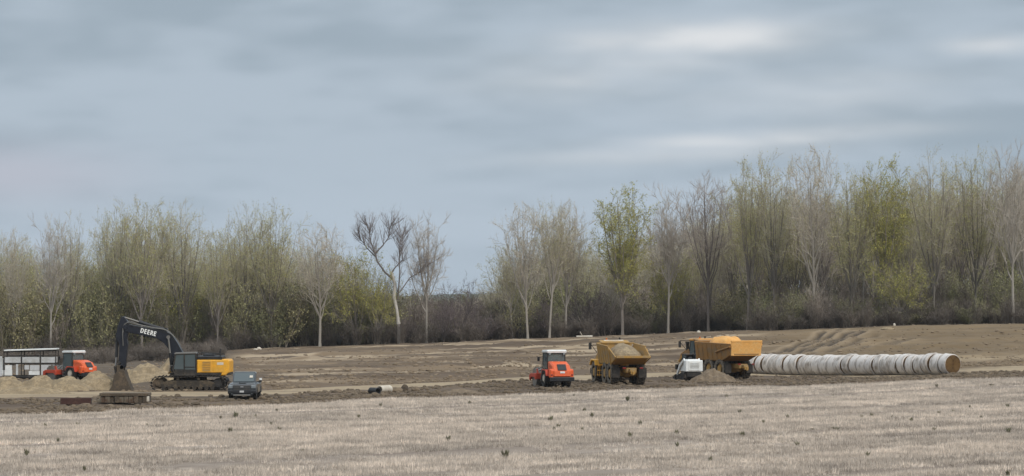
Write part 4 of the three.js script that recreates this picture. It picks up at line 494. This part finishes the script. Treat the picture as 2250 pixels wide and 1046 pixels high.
// ----- soil piles
for (const [px, py, rx, rz, h, seed, label, mat] of [
  [8, 861, 2.1, 2.4, 1.2, 11, 'low tan soil pile in front of the white end panel of the shelter', M.soil], [78, 860, 2.4, 2.4, 1.35, 12, 'tan soil pile in front of the middle of the white shelter', M.soil], [140, 860, 2.3, 2.2, 1.25, 13, 'tan soil pile in front of the orange drum frame', M.soil], [205, 857, 2.6, 2.4, 1.35, 14, 'tan soil pile behind the teeth of the excavator bucket', M.soil], [60, 866, 3.4, 1.3, .6, 19, 'spilled skirt of tan soil in front of the shelter piles', M.soil],
  [312, 846, 3.6, 3.2, 1.75, 15, 'wide tan soil pile behind the excavator bucket', M.soil], [378, 843, 2.6, 2.8, 2.1, 16, 'taller tan soil pile against the front of the excavator tracks', M.soil], [1569, 841, 2.35, 1.9, 1.35, 17, 'grey brown soil pile in front of the dump truck wheels', M.soilDark], [1015, 866, 1.8, 1.2, .35, 18, 'low dark soil hump beside the scattered clods', M.soilDark]]) {
  const p = atPix(px, py); p.z -= rz * .85; p.y = H(p.x, -p.z); const m = new THREE.Mesh(boxUV(heap(rx, rz, h, seed, 1.3, 64, .42)), mat); m.name = numbered('soil_pile'); m.position.copy(p); tag(m, label, 'soil pile', 'piles of dumped soil'); scene.add(m); shadows(m);
}
// ----- bales in a long row
{
  const R = rng(66), a = new THREE.Vector3((2095 - CX) / F * 243, 0, -243), b = new THREE.Vector3((1630 - CX) / F * 276, 0, -276), L = a.distanceTo(b), n = 28, dir = b.clone().sub(a).normalize(), step = L / n, turn = Math.atan2(-dir.z, dir.x);
  const prof = (w, r) => { const q = []; for (const [x, y] of [[0, -.5], [.86, -.5], [.965, -.475], [1, -.42], [1.0, -.2], [1.0, .2], [1, .42], [.965, .475], [.86, .5], [0, .5]]) q.push(new THREE.Vector2(x * r, y * w)); return q; };
  const mk = (seed) => { const g = new THREE.LatheGeometry(prof(1, .87).slice(1, -1), 40); const p = g.attributes.position; for (let i = 0; i < p.count; i++) { const x = p.getX(i), y = p.getY(i), z = p.getZ(i), an = Math.atan2(z, x), k = 1 + .045 * (fbm(Math.cos(an) * 2 + seed, Math.sin(an) * 2 + y * 1.3, 3, seed) - .5) * 2 + .012 * Math.sin(y * 40 + seed); p.setXYZ(i, x * k, y, z * k); } g.rotateZ(Math.PI / 2); g.computeVertexNormals(); const uv = g.attributes.uv; for (let i = 0; i < uv.count; i++) uv.setXY(i, uv.getX(i) * 2.2 + seed * .37, uv.getY(i) * .5 + seed * .21); return g; };
  const wraps = [1, 2, 3, 4, 5].map(mk), face = boxUV((() => { const g = new THREE.CylinderGeometry(.8, .8, .04, 36, 1); const p = g.attributes.position; g.rotateZ(Math.PI / 2); return g; })());
  const ring = boxUV((() => { const gs = []; for (let k = 0; k < 6; k++) gs.push(boxUV(new THREE.TorusGeometry(.12 + k * .12, .03, 5, 30).rotateY(Math.PI / 2))); return mergeGeometries(gs); })());
  for (let k = 0; k < n; k++) {
    const c = a.clone().addScaledVector(dir, step * (k + .5)); c.y = H(c.x, -c.z); const o = new THREE.Group(); o.name = numbered('hay_bale'); const s = (1.09 + .07 * k / n) * (.96 + R() * .09), gap = R() < .4 ? .24 + R() * .16 : .09; o.position.set(c.x, c.y + .87 * s - .04, c.z); o.rotation.set((R() - .5) * .02, turn + (R() - .5) * .16, (R() - .5) * .11); o.scale.set(step - gap, s, s * (.98 + R() * .05)); const w = new THREE.Mesh(wraps[k % 5], M.wrap); w.name = 'net_wrap'; w.rotation.x = R() * 6.28; o.add(w);
    for (const q of [-1, 1]) { const f = new THREE.Mesh(face, M.hay); f.name = 'hay_face'; const end = k === 0 && q < 0; f.position.x = q * (end ? .485 : .465); f.scale.set(1, end ? 1 : .97, end ? 1 : .97); o.add(f); const r = new THREE.Mesh(ring, M.hay); r.name = 'hay_coil'; r.position.x = q * .5; f.add(r); r.position.x = q * .02; }
    tag(o, k === 0 ? 'end bale of the white wrapped row with its brown hay face showing' : 'white net wrapped round hay bale within the long row', 'hay bale', 'wrapped bales laid end to end in a long row'); scene.add(o); shadows(o);
  }
}
// ----- pipes and lumps by the haul road
{
  const pipe = (px, py, r, len, turn, mat, name, label) => { const p = atPix(px, py), o = thing(name, label, 'pipe', p, turn); p.y += 0; const prof = []; const n = Math.round(len / .06); for (let k = 0; k <= n; k++) prof.push(new THREE.Vector2(r + (k % 2 ? .02 : -.01), -len / 2 + k / n * len)); prof.push(new THREE.Vector2(r - .06, len / 2), new THREE.Vector2(r - .06, -len / 2), new THREE.Vector2(r - .01, -len / 2)); const g = new THREE.LatheGeometry(prof, 28); g.rotateZ(Math.PI / 2); g.translate(0, r, 0); part('pipe_wall', [g], mat, o); const t = new THREE.TorusGeometry(r - .02, .045, 8, 28); t.rotateY(Math.PI / 2); for (const s of [-1, 1]) part('pipe_rim', [t.clone().translate(s * len / 2, r, 0)], mat, o); return shadows(o); };
  pipe(823, 866, .25, .9, -.95, M.black, 'drain_pipe', 'short black drain pipe at the end of the scattered clods'); pipe(845, 861, .28, 1.5, 1.1, M.pale, 'drain_pipe', 'short white drain pipe with its dark open end facing the field');
}
const rockGeo = [1, 2, 3, 4].map(s => { const g = new THREE.IcosahedronGeometry(1, 2), p = g.attributes.position; for (let i = 0; i < p.count; i++) { const v = new THREE.Vector3().fromBufferAttribute(p, i).normalize(), k = .75 + .5 * fbm(v.x * 1.6 + s * 7, v.y * 1.6 + v.z * 1.3, 3, s); p.setXYZ(i, v.x * k, v.y * k, v.z * k); } g.computeVertexNormals(); return boxUV(g); });
for (const [px, py, w, h, mat, name, label, cat, k] of [[870, 858, .55, .33, M.soilDark, 'earth_clod', 'wide brown earth clod next to the white drain pipe', 'clod', 0], [889, 857, .34, .42, M.mud, 'earth_clod', 'upright brown earth clod in the row of clods', 'clod', 1], [914, 857, .36, .26, M.soilDark, 'earth_clod', 'last small dark clod of the row away from the pipes', 'clod', 2], [742, 862, .38, .2, M.soilDark, 'earth_clod', 'lone dark clod between the pickup and the black pipe', 'clod', 3],
  [570, 768, .42, .32, M.pale, 'boulder', 'pale boulder at the edge of the wood', 'boulder', 3], [562, 769, .35, .25, M.pale, 'boulder', 'small pale stone touching the pale boulder', 'boulder', 1], [1965, 719, .18, .24, M.pale, 'boulder', 'pale stone on the crest above the bales', 'boulder', 2], [1950, 724, .9, .3, M.soil, 'earth_clod', 'broad tan lump of earth on the crest beside the pale stone', 'clod', 0], [1142, 868, .3, .12, M.dark, 'earth_clod', 'flat black lump on the field edge below the roller', 'clod', 1], [1535, 735, .3, .25, M.pale, 'boulder', 'pale stone lying behind the dump truck cab', 'boulder', 0]]) { const p = atPix(px, py), m = new THREE.Mesh(rockGeo[k], mat); m.name = numbered(name); m.position.set(p.x, p.y + h * .35, p.z); m.scale.set(w, h, w * .8); m.rotation.y = px; tag(m, label, cat); scene.add(m); shadows(m); }
{ const p = atPix(1043, 749), o = thing('tree_stump', 'short pale stump at the edge of the wood in the gap', 'stump', p), g = new THREE.CylinderGeometry(.3, .42, 1.3, 12, 4), q = g.attributes.position; for (let i = 0; i < q.count; i++) { const k = 1 + .25 * (fbm(q.getX(i) * 3, q.getZ(i) * 3 + q.getY(i), 2, 4) - .5); q.setXYZ(i, q.getX(i) * k, q.getY(i) + (q.getY(i) > .6 ? .35 * q.getX(i) : 0), q.getZ(i) * k); } g.translate(0, .6, 0); g.computeVertexNormals(); part('trunk', [g], M.pale, o); shadows(o); }
{ const p = atPix(1284, 744), o = thing('fallen_log', 'pale fallen log at the edge of the wood behind the tan dump truck', 'log', p, .05); part('trunk', [cyl(.11, .15, 2.2, 'x', 0, .12, 0, 12)], M.pale, o); part('branch_stub', [rod([-.3, .25, 0], [-.6, .75, .15], .06)], M.pale, o); shadows(o); }

// ---------------------------------------------------------------- stubble, clods, weeds
{
  const R = rng(500), K = new Soup();                                           // one square metre of cut stalks and straw
  for (let i = 0; i < 26; i++) { const x = (R() - .5) * 1.2, z = (R() - .5) * 1.2; for (let k = 0; k < 3; k++) { const lie = R() < .45, h = lie ? .04 + R() * .06 : .07 + R() * .13, a = R() * 6.28, l = lie ? .15 + R() * .2 : .02 + R() * .05, w = .008 + R() * .009, b = .8 + R() * .45, c = [.62 * b, .532 * b, .445 * b]; const p = new THREE.Vector3(x + (R() - .5) * .1, -.03, z + (R() - .5) * .1), u = new THREE.Vector3(w, 0, w * (R() - .5)); K.tri(p.clone().sub(u), p.clone().add(u), p.clone().add(new THREE.Vector3(Math.cos(a) * l, h + .03, Math.sin(a) * l)), c); } }
  const list = []; for (let i = 0; i < 90000 && list.length < 32000; i++) { const d = Math.sqrt(lerp(94 * 94, 262 * 262, R())), px = -90 + R() * 2430; if (d > B1(px) - .3) continue; const x = (px - CX) / F * d, r = d - x, s = fbm(x * .035, r * .3, 3, 21), t = fbm(x * .4, r * .3, 3, 520); const w = sstep(.52, .64, fbm(x * .012 + 7, r * .55, 3, 19)), v = sstep(.5, .66, s); if (crust(x, r) * .65 + v * .4 + w * .4 + sstep(.5, .75, t) * .4 > R()) continue; list.push({ p: new THREE.Vector3(x, H(x, d), -d), r: R() * 6.28, sx: .8 + R() * .5, sy: .7 + R() * .9, k: (.55 + .75 * R() * (.5 + fbm(x * .6, r * .5, 3, 521))) * (1 - .28 * w - .15 * v) }); }
  scatter('field_stubble', 'cut straw and stubble covering the foreground field', 'stubble', K.geo(), list);
  const cl = []; for (let i = 0; i < 26000; i++) { const px = -90 + R() * 2430, r = R(), d = r < .4 ? lerp(B1(px), B2(px), R()) : lerp(B3(px) + 1, B4f(px), R() * R()); const x = (px - CX) / F * d, s = .04 + .17 * R() * R(); if (fbm(x * .15, d * .2, 3, 522) < .42) continue; cl.push({ p: new THREE.Vector3(x, H(x, d) + s * .2, -d), r: R() * 6.28, sx: s * (1 + R()), sy: s * (.6 + R() * .6), k: (r < .4 ? .42 : .7) + R() * .4 }); }
  const cg = new THREE.IcosahedronGeometry(1, 0); const cc = new Float32Array(cg.attributes.position.count * 3); for (let i = 0; i < cc.length; i += 3) { cc[i] = .21; cc[i + 1] = .155; cc[i + 2] = .1; } cg.setAttribute('color', new THREE.BufferAttribute(cc, 3)); scatter('soil_clods', 'loose clods of earth strewn over the bare soil', 'clods', cg, cl);
  const mkWeed = (seed, flat) => { const S = new Soup(), Q = rng(seed); for (let i = 0; i < 34; i++) { const a = Q() * 6.28, l = (flat ? .2 : .08) + Q() * (flat ? .22 : .12), h = (flat ? .05 : .12) + Q() * (flat ? .1 : .2), b = new THREE.Vector3(Math.cos(a) * .05 * Q(), -.03, Math.sin(a) * .05 * Q()), t = new THREE.Vector3(Math.cos(a) * l, h, Math.sin(a) * l), m = b.clone().lerp(t, .55); m.y += .03; const u = new THREE.Vector3(-Math.sin(a), 0, Math.cos(a)).multiplyScalar(.018 + Q() * .016), k = .6 + Q() * .7, c = [.15 * k, .145 * k, .085 * k]; S.tri(b, m.clone().add(u), m.clone().sub(u), c); S.tri(m.clone().sub(u), m.clone().add(u), t, c); } return S.geo(); };
  const wg = [mkWeed(1), mkWeed(2), mkWeed(3), mkWeed(4, true)];
  const W = '40,937 101,936 172,932 129,970 60,997 323,932 485,917 519,915 562,914 609,899 596,930 615,944 507,949 789,915 837,888 187,1032 1032,884 1251,869 1261,867 1242,905 1284,900 1301,914 1210,924 1226,937 1218,942 1279,942 1384,957 1378,877 1596,868 1624,904 1486,952 1487,975 1630,954 1677,926 1729,914 1751,976 1781,940f 1836,940f 1914,911 1893,914 1959,914 2001,921 2062,906 2093,903 2122,901 2130,890 2154,916 2178,843f 2057,848 1830,868 2051,942 2213,1042 2214,948 2213,894 1406,930 665,985 985,965 1110,1005 1560,1010 1905,1000'.split(' ');
  W.forEach((t, i) => { const flat = t.endsWith('f'), [px, py] = t.replace('f', '').split(',').map(Number), p = atPix(px, py + 5), m = new THREE.Mesh(flat ? wg[3] : wg[i % 3], leafMat), s = (.6 + R() * .45) * (i % 5 === 2 ? 1.3 : 1); m.name = numbered('weed'); m.position.copy(p); m.rotation.y = R() * 6.28; m.scale.set(s, s * (.8 + R() * .5), s); tag(m, flat ? 'low spreading dark green weed in the stubble field' : 'small upright dark green weed in the stubble field', 'weed', flat ? 'spreading weeds in the stubble' : 'upright weeds in the stubble'); scene.add(m); shadows(m); });
}
renderer.render(scene, camera);
